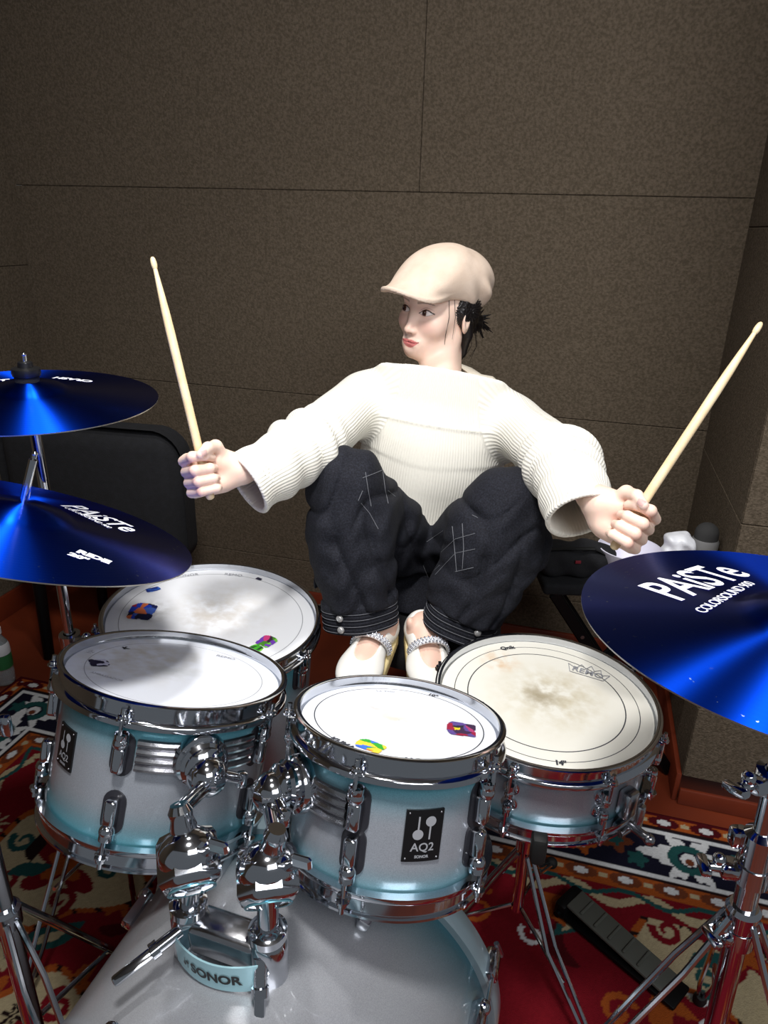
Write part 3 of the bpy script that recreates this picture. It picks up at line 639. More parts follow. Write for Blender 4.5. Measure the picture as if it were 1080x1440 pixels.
def stand(label, base, top, n, tilt_from, h0, rp, heading, leglen, legz, rodtop=.035, boom=None, bare=False, clamps=()):
    """boom-less cymbal stand: tripod, two tube stages, tilter and felt-topped rod through the cymbal"""
    base = A(*base); top = A(*top); n = A(*n)/np.linalg.norm(n); ch = M['chrome']
    t = thing('cymbal_stand', label, 'stand', base, None, 'cymbal stands')
    piv = top-n*.055; pole = piv if boom is None else A(*boom); ax = pole-base; axis = ax/np.linalg.norm(ax)
    P = lambda s: base+ax*s
    zf = lambda z: (z-base[2])/ax[2]
    MB().tube([P(zf(legz-.25)), P(zf(h0))], rp, 24).build('lower_tube', ch, t)
    MB().tube([P(zf(h0-.02)), pole], rp*.74, 20).build('upper_tube', ch, t)
    if boom is not None: MB().tube([pole-(piv-pole)*.2, piv], rp*.55, 16).build('boom_arm', ch, t)
    q = MB(); q.lathe([(rp+.001, -.03), (rp+.005, -.028), (rp+.005, .016), (rp*.8, .022), (rp*.74, .022)], 28, P(zf(h0)), frame(axis)); s = np.cross(axis, CP-base); s /= np.linalg.norm(s)
    q.cyl(P(zf(h0))+s*.008, P(zf(h0))+s*.038, .006); q.box(P(zf(h0))+s*.046, (.014, .010, .030), frame(axis), .004, 2); q.box(P(zf(h0))-s*.022, (.02, .018, .026), frame(axis), .005, 2); q.build('height_clamp', ch, t)
    q = MB(); q.cyl(piv-s*.016, piv+s*.016, .013); q.cyl(piv+s*.016, piv+s*.03, .005); q.box(piv+s*.036, (.02, .009, .014), frame(s), .003, 1); q.build('tilter', M['chrome_worn'], t)
    q = MB(); rodtop = .070 if bare else .043; q.cyl(piv, top+n*rodtop, .0042, n=12); q.ball(top+n*rodtop, .0044, 12, 8); q.build('rod', ch, t)
    if not bare: MB().lathe([(.0043, -.012), (.019, -.012), (.019, 0.004), (.0043, .004)], 24, top+n*.004, frame(n)).build('felt', M['black_fabric'], t)
    q = MB(); q.lathe([(.0043, -.02), (.0062, -.02), (.0062, .062), (.0043, .064)] if bare else [(.0043, .009), (.021, .009), (.0225, .014), (.0215, .021), (.012, .023), (.011, .031), (.0043, .033)], 24, top, frame(n)); q.build('sleeve' if bare else 'wing_nut', ch if bare else M['black_plastic'], t)
    q = MB(); q.lathe([(rp, -.018), (rp+.006, -.016), (rp+.007, .01), (rp+.003, .016), (rp, .016)], 28, P(zf(legz)), frame(axis)); q.build('leg_collar', ch, t)
    for k in range(3):
        a = math.radians(heading+120*k); d = A(math.cos(a), math.sin(a), 0); foot = A(base[0], base[1], .025)+d*leglen; hub = P(zf(legz))+d*(rp+.004)
        lo = P(zf(legz-.22))+d*(rp+.004)
        q = MB(); sd = np.cross(EZ, d)
        for s2 in (-1, 1):
            q.tube([hub+sd*.006*s2, hub*.86+foot*.14+sd*.013*s2, hub*.2+foot*.8+sd*.010*s2, foot+sd*.004*s2+A(0, 0, .004)], .0042, 8, flat=1)
        m = hub*.45+foot*.55
        q.tube([lo, m], .004, 8); lg = q.build('leg', ch, t)
        MB().lathe([(0, -.014), (.012, -.014), (.013, 0), (.009, .02), (0, .02)], 16, foot, frame(A(0, 0, 1)*.8-d*.35)).build('rubber_foot', M['black_rubber'], lg)
    for z, d, dist in clamps:
        d = A(*d); d /= np.linalg.norm(d); c = P(zf(z)); q = MB(); q.lathe([(rp*.9, -.014), (rp+.007, -.013), (rp+.007, .013), (rp*.9, .014)], 24, c, frame(axis)); q.cyl(c+d*rp, c+d*dist, .0065)
        q.box(c+d*(dist*.55), (.026, .018, .022), frame(d), .005, 2); q.box(c+d*(dist+.006), (.03, .011, .013), frame(d), .004, 2); q.ball(c+d*dist*.8+axis*.012, .008, 12, 8); q.build('memory_clamp', ch, t)
    return t
zt = lambda c, n: A(*c)+A(*n)*.028
stand('far-left cymbal stand whose pole rises behind the lower cymbal', (-.60, 1.19, .01), zt(C1, N1), N1, 0, .60, .0125, 20, .30, .34, clamps=((.645, (.9, -.3, .1), .05),))
stand('nearest cymbal stand at left edge, chrome leg close to camera', (-.470, .655, .01), zt(C2, N2), N2, 0, .84, .0125, -42, .30, .56, boom=(-.476, .65, .98), bare=True)
stand('cymbal stand at right edge carrying the lettered cymbal', (.472, .615, .01), zt(C3, N3), N3, 0, .74, .0135, 182, .36, .63, clamps=((.835, (-.8, -.35, .1), .055), (.70, (-.9, .1, 0), .05), (.60, (-.9, -.2, 0), .03)))

# ---------------------------------------------------------------- sculpting with distance fields
def ell(P, c, r, R=None):
    q = P-np.asarray(c, np.float32)
    if R is not None: q = q @ np.asarray(R, np.float32)
    r = np.asarray(r, np.float32); k0 = np.sqrt(((q/r)**2).sum(1)); k1 = np.sqrt(((q/r**2)**2).sum(1))
    return k0*(k0-1)/np.maximum(k1, 1e-6)
def cap(P, a, b, ra, rb=None):
    a = np.asarray(a, np.float32); b = np.asarray(b, np.float32); rb = ra if rb is None else rb
    ab = b-a; t = np.clip(((P-a) @ ab)/(ab @ ab), 0, 1); return np.linalg.norm(P-a-t[:, None]*ab, axis=1)-(ra+(rb-ra)*t)
def chain(P, pts, rad, k=.0):
    d = None
    for i in range(len(pts)-1):
        e = cap(P, pts[i], pts[i+1], rad[i], rad[i+1]); d = e if d is None else (smin(d, e, k) if k else np.minimum(d, e))
    return d
def rbox(P, c, h, r, R=None):
    q = P-np.asarray(c, np.float32)
    if R is not None: q = q @ np.asarray(R, np.float32)
    q = np.abs(q)-(np.asarray(h, np.float32)-r); return np.linalg.norm(np.maximum(q, 0), axis=1)+np.minimum(q.max(1), 0)-r
def smin(a, b, k):
    h = np.clip(.5+.5*(b-a)/k, 0, 1); return b+(a-b)*h-k*h*(1-h)
def smax(a, b, k): return -smin(-a, -b, k)
def nets(fn, lo, hi, h, B=8):
    lo = np.asarray(lo, float); n = np.ceil((np.asarray(hi, float)-lo)/h/B).astype(int); N = n*B+1
    cc = np.stack(np.meshgrid(*[np.arange(k) for k in n], indexing='ij'), -1).reshape(-1, 3)
    P = (lo+(cc*B+B/2)*h).astype(np.float32); d = np.concatenate([fn(p) for p in np.array_split(P, max(1, len(P)//200000))])
    act = np.abs(d) < B*h*1.05
    D = np.repeat(np.repeat(np.repeat(d.reshape(n), B, 0), B, 1), B, 2); D = np.pad(D, [(0, 1)]*3, mode='edge').astype(np.float32)
    off = np.stack(np.meshgrid(*[np.arange(B+1)]*3, indexing='ij'), -1).reshape(-1, 3)
    ab = cc[act]
    for grp in np.array_split(ab, max(1, len(ab)*len(off)//400000)):
        I = (grp[:, None]*B+off[None]).reshape(-1, 3); v = fn((lo+I*h).astype(np.float32)); D[I[:, 0], I[:, 1], I[:, 2]] = v
    S = D < 0
    c = np.zeros(np.array(S.shape)-1, np.uint8)
    for i in (0, 1):
        for j in (0, 1):
            for k in (0, 1): c += S[i:S.shape[0]-1+i, j:S.shape[1]-1+j, k:S.shape[2]-1+k]
    cell = np.argwhere((c > 0) & (c < 8)); idx = -np.ones(c.shape, np.int32); idx[tuple(cell.T)] = np.arange(len(cell))
    acc = np.zeros((len(cell), 3)); cnt = np.zeros(len(cell))
    cor = [(i, j, k) for i in (0, 1) for j in (0, 1) for k in (0, 1)]
    val = {q: D[cell[:, 0]+q[0], cell[:, 1]+q[1], cell[:, 2]+q[2]] for q in cor}
    for q in cor:
        for ax in range(3):
            if q[ax]: continue
            p = list(q); p[ax] = 1; p = tuple(p); a, b = val[q], val[p]; m = (a < 0) != (b < 0)
            t = np.where(m, a/np.where(m, a-b, 1), 0); pt_ = np.tile(np.array(q, float), (len(cell), 1)); pt_[:, ax] += t; acc[m] += pt_[m]; cnt[m] += 1
    V = lo+(cell+acc/cnt[:, None])*h; F = []
    for ax in range(3):
        sl0 = [slice(None)]*3; sl1 = [slice(None)]*3; sl0[ax] = slice(0, -1); sl1[ax] = slice(1, None)
        s0, s1 = S[tuple(sl0)], S[tuple(sl1)]; e = np.argwhere(s0 != s1); o = [a for a in range(3) if a != ax]
        ok = (e[:, o[0]] > 0) & (e[:, o[1]] > 0) & (e[:, o[0]] < c.shape[o[0]]) & (e[:, o[1]] < c.shape[o[1]]); e = e[ok]
        q = []
        for da, db in ((0, 0), (1, 0), (1, 1), (0, 1)):
            k = e.copy(); k[:, o[0]] -= da; k[:, o[1]] -= db; q.append(idx[tuple(k.T)])
        q = np.stack(q, 1); fl = s0[tuple(e.T)] ^ (ax == 1); q[~fl] = q[~fl][:, ::-1]; F.append(q[(q >= 0).all(1)])
    return V, np.concatenate(F)
def qmesh(name, V, F, m, parent):
    me = bpy.data.meshes.new(name); V = V-WLOC.get(parent.name, 0) if parent else V
    me.vertices.add(len(V)); me.vertices.foreach_set('co', np.ascontiguousarray(V, np.float32).ravel()); me.loops.add(len(F)*4); me.polygons.add(len(F))
    me.loops.foreach_set('vertex_index', np.ascontiguousarray(F, np.int32).ravel()); me.polygons.foreach_set('loop_start', np.arange(0, len(F)*4, 4, dtype=np.int32)); me.update(calc_edges=True); me.validate()
    me.materials.append(m); me.polygons.foreach_set('use_smooth', [True]*len(me.polygons)); o = bpy.data.objects.new(name, me); COL.objects.link(o); o.parent = parent
    if parent is not None and parent.name in WLOC: WLOC[o.name] = WLOC[parent.name]
    return o
def unit(v): v = np.asarray(v, float); return v/np.linalg.norm(v)

# ---------------------------------------------------------------- person: pose (joints in the room)
SR_, SL_ = at(508, 556, 1.655), at(728, 592, 1.60)
MS = (SR_+SL_)/2; HIP = at(606, 792, 1.80)
EX = unit(SL_-SR_); EZt = unit(MS-HIP); EZt = unit(EZt-EX*(EZt@EX)); EYt = np.cross(EZt, EX); RTs = np.stack([EX, EYt, EZt], 1)   # torso frame, y to the back
ELR, ELL = at(430, 630, 1.41), at(792, 655, 1.34)
WRR, WRL = at(338, 660, 1.255), at(842, 708, 1.145)
HR, HL = at(288, 667, 1.20), at(884, 738, 1.10)
CFR, CFL = at(346, 682, 1.27), at(818, 726, 1.17)          # sleeve openings
HPR, HPL = at(572, 775, 1.76), at(640, 780, 1.74)
KNR, KNL = at(488, 682, 1.43), at(716, 710, 1.42)
ANR, ANL = at(512, 862, 1.49), at(640, 868, 1.48)
HERp, TORp = at(540, 888, 1.535), at(497, 975, 1.375)
HELp, TOLp = at(590, 888, 1.535), at(612, 975, 1.395)
person = thing('person', 'person in cream sweater and beige cap squatting with a drumstick in each fist', 'person', A(HIP[0], 1.5, .548))
# head frame: face turned to the picture's left and slightly tipped
TH, TI, PI_ = math.radians(43), math.radians(7), math.radians(2)
ry = A([math.cos(TI), 0, math.sin(TI)], [0, 1, 0], [-math.sin(TI), 0, math.cos(TI)])
rz = A([math.cos(-TH), -math.sin(-TH), 0], [math.sin(-TH), math.cos(-TH), 0], [0, 0, 1])
rx = A([1, 0, 0], [0, math.cos(PI_), -math.sin(PI_)], [0, math.sin(PI_), math.cos(PI_)])
RH = ry @ rz @ rx; HC = at(617, 437, 1.63)
HSC = 1.0
def hl(P): return ((P-HC.astype(np.float32)) @ RH.astype(np.float32))/HSC
def hw(p): return HC+RH @ (A(*p)*HSC)
EYX, EYZ = .0305, .000
def head_sdf(P):
    q = hl(P); ax = q.copy(); ax[:, 0] = np.abs(ax[:, 0])
    d = ell(q, (0, .016, .030), (.0715, .090, .078))
    d = smin(d, ell(q, (0, -.028, -.020), (.0575, .060, .078)), .03)
    d = smin(d, cap(ax, (.047, .004, -.052), (.016, -.058, -.087), .017, .014), .028)
    d = smin(d, ell(q, (0, -.065, -.089), (.019, .016, .015)), .022)
    d = smin(d, ell(ax, (.037, -.056, -.026), (.023, .022, .022)), .022)                 # cheeks
    d = smin(d, ell(q, (0, -.071, .040), (.046, .022, .028)), .03)                        # forehead
    d = smax(d, -ell(ax, (.029, -.0955, .004), (.0185, .0130, .0115)), .014)               # eye sockets
    d = smin(d, ell(ax, (EYX, -.0715, EYZ), (.0150, .0128, .0118)), .004)                  # closed bulge of the lids
    d = smin(d, cap(q, (0, -.0815, .010), (0, -.0965, -.037), .0062, .0078), .013)         # nose
    d = smin(d, ell(q, (0, -.0985, -.0395), (.0078, .0075, .0066)), .006)
    d = smin(d, ell(ax, (.0098, -.0895, -.0415), (.0062, .0080, .0058)), .006)
    d = smax(d, -ell(ax, (.0055, -.0955, -.0475), (.0030, .0036, .0030)), .002)            # nostrils
    d = smin(d, ell(q, (0, -.077, -.068), (.026, .008, .016)), .018)                       # muzzle
    d = smin(d, ell(ax, (.006, -.0838, -.0638), (.0160, .0045, .0038)), .006)              # upper lip
    d = smin(d, ell(q, (0, -.0838, -.0726), (.0175, .0048, .0048)), .006)                  # lower lip
    d = smax(d, -cap(ax, (0, -.0895, -.0678), (.023, -.0775, -.0645), .0014), .002)        # mouth line
    d = smax(d, -ell(q, (0, -.094, -.080), (.012, .006, .004)), .008)
    d = smax(d, -cap(q, (0, -.0935, -.052), (0, -.0925, -.057), .0016), .004)
    # ears
    e = ell(ax, (.0735, .012, -.008), (.0075, .018, .030), A([.94, -.34, 0], [.34, .94, 0], [0, 0, 1]))
    e = smax(e, -ell(ax, (.0815, .008, -.004), (.0055, .010, .018)), .004); d = smin(d, e, .007)
    return d
NB = hw((0, .030, -.075)); NE = MS+RTs @ A(-.006, .012, .045)
def core_sdf(P):
    d = head_sdf(P)
    n = cap(P, NB, NE, .047, .050); n = smin(n, cap(P, hw((.034, .02, -.05)), MS+RTs @ A(.0, -.055, .03), .015, .014), .02); d = smin(d, n, .022)
    q = (P-MS.astype(np.float32)) @ RTs.astype(np.float32)
    t = ell(q, (0, .0, -.13), (.125, .085, .17)); t = smin(t, ell(q, (0, .01, -.40), (.115, .09, .13)), .08); t = smin(t, cap(q, (-.13, 0, -.015), (.13, 0, -.015), .04), .05)
    d = smin(d, t, .03)
    for S, E, W in ((SR_, ELR, WRR), (SL_, ELL, WRL)):
        d = smin(d, chain(P, [S, E, W], [.042, .034, .0235], .01), .03)
    for H_, K_, A_ in ((HPR, KNR, ANR), (HPL, KNL, ANL)):
        d = smin(d, chain(P, [H_, K_, A_], [.075, .052, .033], .02), .04)
    return d
# hands: built round the stick in a frame (h towards the knuckles, s up the stick, n palm normal)
TIPR, TIPL = at(214, 361, 1.155), at(1071, 453, 1.07)
def handframe(Hc, W, tip):
    s = unit(tip-Hc); h = Hc-W; h = unit(h-s*(h@s)); n = np.cross(h, s); 
    if n @ (CP-Hc) < 0: n = -n
    return np.stack([h, s, n], 1)
FR, FL = handframe(HR, WRR, TIPR), handframe(HL, WRL, TIPL)
FING = [(.0285, .0092, .0090, .0084, .0072, 1.0), (.0098, .0094, .0092, .0084, .0074, 1.06), (-.0088, .0092, .0088, .0080, .0071, 1.0), (-.0262, .0084, .0079, .0072, .0065, .88)]
def hand_sdf(P, Hc, Fm, W, E):
    q = (P-Hc.astype(np.float32)) @ Fm.astype(np.float32); w = (W-Hc) @ Fm; e = (E-Hc) @ Fm
    pal = rbox(q, (-.016, .002, -.0215), (.040, .039, .0135), .0125)
    pal = smin(pal, ell(q, (-.036, .018, -.006), (.026, .020, .017)), .012)      # thumb base
    pal = smin(pal, ell(q, (-.032, -.022, -.010), (.026, .015, .015)), .012)     # heel of the hand
    wr = cap(q, (-.058, .0, -.014), w, .0265, .0235); wr = smin(wr, cap(q, w, w+(e-w)*.5, .0235, .030), .02); pal = smin(pal, wr, .022)
    d = pal
    for i, (s, r0, r1, r2, r3, L) in enumerate(FING):
        mcp = A(.020, s, -.022); pip = A(.0245*L+.001, s*1.0+(.004 if i == 0 else 0), .013*L+.002); dip = A(.004-.002*i, s*.97-.001, .0215); tip = A(-.0125, s*.93-.002, .0125)
        if i == 0: dip = A(.006, s+.002, .0205)
        f = cap(q, mcp, pip, r0, r1); f = smin(f, cap(q, pip, dip, r1, r2), .003); f = smin(f, cap(q, dip, tip, r2, r3), .003)
        d = smin(d, f, .0028)
    cm, mc, ip, tp = A(-.046, .018, -.006), A(-.030, .0415, .006), A(-.003, .0425, .0225), A(.0185, .0335, .0290)
    t = cap(q, cm, mc, .0150, .0120); t = smin(t, cap(q, mc, ip, .0108, .0096), .005); t = smin(t, cap(q, ip, tp, .0093, .0076), .003)
    d = smin(d, t, .0035)
    return d
def hand_col(P, Hc, Fm):
    q = (P-Hc) @ Fm; base = np.tile(A(*SKIN), (len(P), 1)); pink = A(*lin((226, 160, 142)))
    m = np.zeros(len(P))
    for s, *_ in FING: m = np.maximum(m, np.exp(-(((q-A(.03, s, .014))**2).sum(1))/.010**2)*.55)
    m = np.maximum(m, np.exp(-(((q-A(-.02, 0, .0))**2).sum(1))/.03**2)*.35)
    base = base*(1-m[:, None])+pink*m[:, None]
    d = q-A(.0155, .0345, .0335); nl = (np.abs(d[:, 0]) < .0065) & (np.abs(d[:, 1]) < .0052) & (q[:, 2] > .0325); base[nl] = lin((206, 170, 165)); return base
SKIN = lin((242, 212, 194))
def foot_sdf(P, He, To, An, grow=0.0):
    f = unit(To-He); up = unit(A(0, -.10, 1)-f*(A(0, -.10, 1)@f)); L = np.linalg.norm(To-He)
    R = np.stack([np.cross(f, up), f, up], 1); q = (P-He.astype(np.float32)) @ R.astype(np.float32)
    d = ell(q, (0, .018, .028), (.030+grow, .032+grow, .032+grow))
    d = smin(d, cap(q, (0, .03, .030), (.004, L-.06, .022), .029+grow, .031+grow), .02)
    d = smin(d, ell(q, (.004, L-.045, .018), (.040+grow, .05+grow, .020+grow)), .02)
    return d, q, R, L
def leg_sdf(P, He, To, An, Kn):
    d, q, R, L = foot_sdf(P, He, To, An); a = (An-He) @ R
    top = An+(Kn-An)*.25
    d = smin(d, cap(P, He+R @ A(0, .035, .035), An, .033, .033), .02); d = smin(d, cap(P, An, top, .033, .040), .02)
    d = smin(d, ell(q, (.031, .035, .062), (.007, .010, .011)), .014); d = smin(d, ell(q, (-.031, .030, .058), (.010, .012, .013)), .01)
    return d
def face_col(P):
    q = hl(P.astype(np.float32)).astype(float); x, y, z = q.T; c = np.tile(A(*SKIN), (len(P), 1)); fr = y < -.045
    def mix(m, col): 
        m = np.clip(m, 0, 1)[:, None]; c[:] = c*(1-m)+A(*lin(col))*m
    ax = np.abs(x); g = lambda cx, cz, sx, sz: np.exp(-((ax-cx)/sx)**2-((z-cz)/sz)**2)*fr
    mix(.30*g(.038, -.028, .020, .016), (232, 150, 138)); mix(.15*g(0, -.035, .012, .012), (225, 150, 135))
    mix(.22*g(EYX, EYZ+.006, .022, .010), (206, 150, 134))
    # lips
    u = ax/.0245; zl = z+.0020-.0034*u*u; up = (zl < -.0655+.0072*(1-u**1.6)-.0016*np.exp(-(ax/.004)**2)) & (zl > -.0662-.0005) & (u < 1); lo = (zl <= -.0658) & (zl > -.0662-.0115*(1-u**2)) & (u < .95)
    m = (up | lo) & fr; mix(m*.85, (216, 108, 110)); mix((np.abs(zl+.0659) < .0009)*(u < 1.02)*fr*.8, (120, 44, 46))
    mix(g(.0055, -.0470, .0030, .0024)*.7, (120, 70, 60))
    # brows
    t = (ax-.012)/.034; bz = .0195+.0045*np.sin(np.clip(t, 0, 1)*2.4)-.002*t; th = .0026*(1-.6*np.clip(t, 0, 1)); mix(((np.abs(z-bz) < th) & (t > 0) & (t < 1) & fr)*.62, (92, 66, 54))
    # eyes: almond opening, iris with a painted glint of light, lashes
    e = (ax-EYX)/.0158; top = .0074*(1-e**2)+.0014*e; bot = -.0052*(1-e**2)+.0014*e; zz = z-EYZ; ins = (np.abs(e) < 1) & (zz < top) & (zz > bot) & fr
    mix(ins*1., (236, 228, 224)); gx = np.where(x > 0, EYX-.0030, EYX+.0022); ir = np.hypot(ax-gx, zz-.0008); mix((ins & (ir < .0068))*1., (84, 50, 36)); mix((ins & (ir < .0030))*1., (18, 12, 12))
    mix((ins & (np.hypot(ax-gx-.0018, zz-.0028) < .0011))*1., (250, 250, 250))
    mix((np.abs(zz-top-.0004) < .0012)*(np.abs(e) < 1.05)*fr*1., (30, 20, 20)); mix((np.abs(zz-bot) < .0007)*(np.abs(e) < 1.0)*fr*.5, (120, 80, 70))
    mix((np.abs(zz-top-.0052) < .0007)*(np.abs(e) < .95)*fr*.45, (150, 100, 86))
    return c
def make_body():
    parts = []
    lo = HC-A(.13, .15, .20); hi = HC+A(.13, .15, .14); V, F = nets(core_sdf, lo, hi, .0013); C = face_col(V); parts.append((V, F, C))
    for Hc, Fm, W, E in ((HR, FR, WRR, ELR), (HL, FL, WRL, ELL)):
        b = np.stack([Hc-.075, Hc+.075, W-.03, W+.03]); V, F = nets(lambda P: hand_sdf(P, Hc, Fm, W, E), b.min(0), b.max(0), .0014); parts.append((V, F, hand_col(V, Hc, Fm)))
    for He, To, An, Kn in ((HERp, TORp, ANR, KNR), (HELp, TOLp, ANL, KNL)):
        b = np.stack([He-.06, To+.06, He+.06, To-.06, An+.07, An-.05]); V, F = nets(lambda P: leg_sdf(P, He, To, An, Kn), b.min(0), b.max(0), .0028); parts.append((V, F, np.tile(A(*lin((226, 190, 172))), (len(V), 1))))
    b = np.stack([SR_, SL_, ELR, ELL, WRR, WRL, HIP, KNR, KNL, ANR, ANL]); 
    V, F = nets(lambda P: core_sdf(P)+.002, b.min(0)-.14, np.minimum(b.max(0)+.12, A(9, 9, HC[2]-.14)), .0085); parts.append((V, F, np.tile(A(*SKIN), (len(V), 1))))
    n = 0; VV = []; FF = []; CC = []
    for V, F, C in parts: VV.append(V); FF.append(F+n); CC.append(C); n += len(V)
    o = qmesh('body', np.concatenate(VV), np.concatenate(FF), colmat('skin', .45, .35, sss=.12), person); setcol(o, np.concatenate(CC)); return o
make_body()

# ---------------------------------------------------------------- sweater
f32 = lambda a: np.asarray(a, np.float32)
SW_ZTOP, SW_ZHEM = .109, -.425
def wob(P, s, ph=0): return np.sin(P[:, 0]*s+1.3*np.sin(P[:, 2]*s*.6+ph)+ph)*np.sin(P[:, 2]*s*.8+1.1*np.sin(P[:, 1]*s*.7)+ph*2)
def sleeve(P, S, E, Cf, sgn):
    ax = unit(Cf-E)
    S = S-EZt*.014; d = smin(cap(P, S, E, .062, .064), cap(P, E, Cf+ax*.03, .066, .0555), .025)
    # folds gathered round the elbow
    t = (P-f32(E)) @ f32(ax); u = (P-f32(E)) @ f32(np.cross(ax, A(0, 0, 1)))
    g = np.exp(-(t/.075)**2); d = d + g*.0065*np.sin(t*105+u*28+sgn) + .0035*np.sin(t*60+u*45)*np.exp(-((t-.09)/.09)**2)
    vv = unit(CP-Cf); axc = unit(ax-vv*(ax @ vv)*.7); tt = (P-f32(Cf)) @ f32(axc)
    d = d - .004*np.exp(-((tt+.004)/.012)**2)
    d = smax(d, tt, .004)
    q = cap(P, Cf-ax*min(.16, .62*np.linalg.norm(Cf-E)), Cf+ax*.06, .050, .0515)
    return smax(d, -q, .003)
def sweater_sdf(P):
    q = (P-f32(MS)) @ f32(RTs); x, y, z = q.T
    d = ell(q, (0, .004, -.15), (.172, .120, .21)); d = smin(d, ell(q, (0, -.012, -.345), (.142, .118, .17)), .05)
    d = smin(d, cap(q, (-.135, .0, -.022), (.135, .0, -.022), .052), .045)
    tz = np.clip((z+.06)/(SW_ZTOP+.06), 0, 1.1); rx = .168-.014*tz; ry = .098-.026*tz
    fr = (np.sqrt((x/rx)**2+((y-.004)/ry)**2)-1)*.06; fr = np.maximum(fr, np.abs(z-.02)-.11)
    d = smin(d, fr, .02)
    d = d - .0022*np.exp(-((z+.010+.35*(y+.1)-.4*x*x)/.004)**2)*(y < 0)
    # soft drape folds over the front
    d = d + .004*np.sin(x*34+np.sin(z*14)*1.2)*np.exp(-((z+.26)/.16)**2)*(y < .06) + .005*np.exp(-((z+.372+.25*x*x)/.011)**2) - .004*np.exp(-((z+.355+.25*x*x)/.013)**2)
    d = smax(d, z-SW_ZTOP+.62*np.maximum(y+.03, 0)+.9*x*x+.0*x, .004)
    d = smin(d, sleeve(P, SR_, ELR, CFR, 0), .04); d = smin(d, sleeve(P, SL_, ELL, CFL, 1.5), .04)
    ho = (np.sqrt((x/.146)**2+((y-.004)/.064)**2)-1)*.06; ho = np.maximum(ho, -(z-.022)); d = smax(d, -ho, .004)
    d = smax(d, SW_ZHEM-z-.04*(y > 0)*0, .006)
    d = smax(d, -np.maximum(ell(q, (0, -.01, -.45), (.128, .104, .10)), z+.40), .004)
    return d
def knit(name):
    m = mat(name, (236, 233, 222), .85, 0, .25, sheen=.15); nt = m.node_tree; b = nt.nodes['Principled BSDF']
    a = node(nt, 'ShaderNodeAttribute', attribute_name='Rib'); mu = node(nt, 'ShaderNodeMath', operation='MULTIPLY'); mu.inputs[1].default_value = 2*math.pi
    sn = node(nt, 'ShaderNodeMath', operation='SINE'); nt.links.new(a.outputs['Fac'], mu.inputs[0]); nt.links.new(mu.outputs[0], sn.inputs[0])
    tc = node(nt, 'ShaderNodeTexCoord'); nz = node(nt, 'ShaderNodeTexNoise'); nz.inputs['Scale'].default_value = 260; nt.links.new(tc.outputs['Object'], nz.inputs['Vector'])
    ad = node(nt, 'ShaderNodeMath', operation='MULTIPLY_ADD'); ad.inputs[1].default_value = .7; nt.links.new(nz.outputs['Fac'], ad.inputs[0]); nt.links.new(sn.outputs[0], ad.inputs[2])
    bp = node(nt, 'ShaderNodeBump'); bp.inputs['Strength'].default_value = .42; bp.inputs['Distance'].default_value = .0010; nt.links.new(ad.outputs[0], bp.inputs['Height']); nt.links.new(bp.outputs[0], b.inputs['Normal'])
    return m
def make_sweater():
    b = np.stack([SR_, SL_, ELR, ELL, CFR, CFL, HIP]); V, F = nets(sweater_sdf, b.min(0)-.10, b.max(0)+A(.1, .14, .16), .0036)
    o = qmesh('sweater', V, F, knit('cream_knit'), person)
    q = (V-MS) @ RTs; dt = np.minimum(ell(f32(q), (0, .004, -.15), (.172, .120, .21)), ell(f32(q), (0, -.012, -.345), (.142, .118, .17))); rib = np.arctan2(q[:, 0]/1.35, -q[:, 1])/(2*math.pi)*150
    best = dt+.01
    for S, E, Cf in ((SR_, ELR, CFR), (SL_, ELL, CFL)):
        ax = unit(Cf-E); 
        for a_, b_, r_ in ((S, E, .07), (E, Cf, .062)):
            dd = cap(f32(V), a_, b_, r_); ax = unit(b_-a_); s = unit(np.cross(ax, A(0, 0, 1))); n = np.cross(ax, s); an = np.arctan2((V-a_) @ s, (V-a_) @ n)/(2*math.pi)*58
            m = dd < best; rib[m] = an[m]; best = np.minimum(best, dd)
    at_ = o.data.attributes.new('Rib', 'FLOAT', 'POINT'); at_.data.foreach_set('value', rib.astype(np.float32))
    return tag(o, 'cream ribbed knit sweater with wide cuffs')
sw = make_sweater()
P = [at(648, 514, 1.67), at(660, 521, 1.66), at(674, 531, 1.65), at(690, 534, 1.64), at(704, 543, 1.635)]
MB().tube(P, [.008, .015, .017, .017, .010], 12, flat=.45).build('back_collar', mat('back_collar_cloth', (206, 198, 182), .8), sw)  # the sweater's back collar rim, rising behind the neck

# ---------------------------------------------------------------- jeans
def leg_cloth(P, H_, K_, A_, bul, sg):
    ax = unit(A_-K_)
    d = smin(cap(P, H_, K_, .105, .066), cap(P, K_, A_+ax*.02, .068, .075), .035)
    d = smin(d, cap(P, K_*.62+A_*.38+bul, K_*.30+A_*.70+bul, .084 if sg < 1 else .104, .076 if sg < 1 else .084), .05)
    t = (P-f32(K_)) @ f32(ax); s = unit(np.cross(ax, A(0, 1, 0))); u = (P-f32(K_)) @ f32(s)
    w1 = np.abs(np.sin(u*46+np.sin(t*15+sg)*.9+sg+.5*np.sin(P[:, 1]*40))); w2 = np.abs(np.sin(t*24+u*22+sg*2+.8*np.sin(u*40)))
    d = d + .002*np.sin(t*110+u*60+np.sin(u*70)*2)*np.clip(t/.1, 0, 1) + .011*(1-w1)**2.2*np.clip((t-.01)/.09, 0, 1) + .009*(1-w2)**4*np.exp(-((t-.06)/.10)**2) - .004 + .003*np.sin(u*95+t*30+sg*3)
    return smax(d, (P-f32(A_)) @ f32(ax)+.0, .005)
LEGC = ((HPR, KNR, at(505, 848, 1.475), A(-.006, .01, 0), 0.4), (HPL, KNL, at(652, 860, 1.475), A(.010, .01, 0), 2.1))
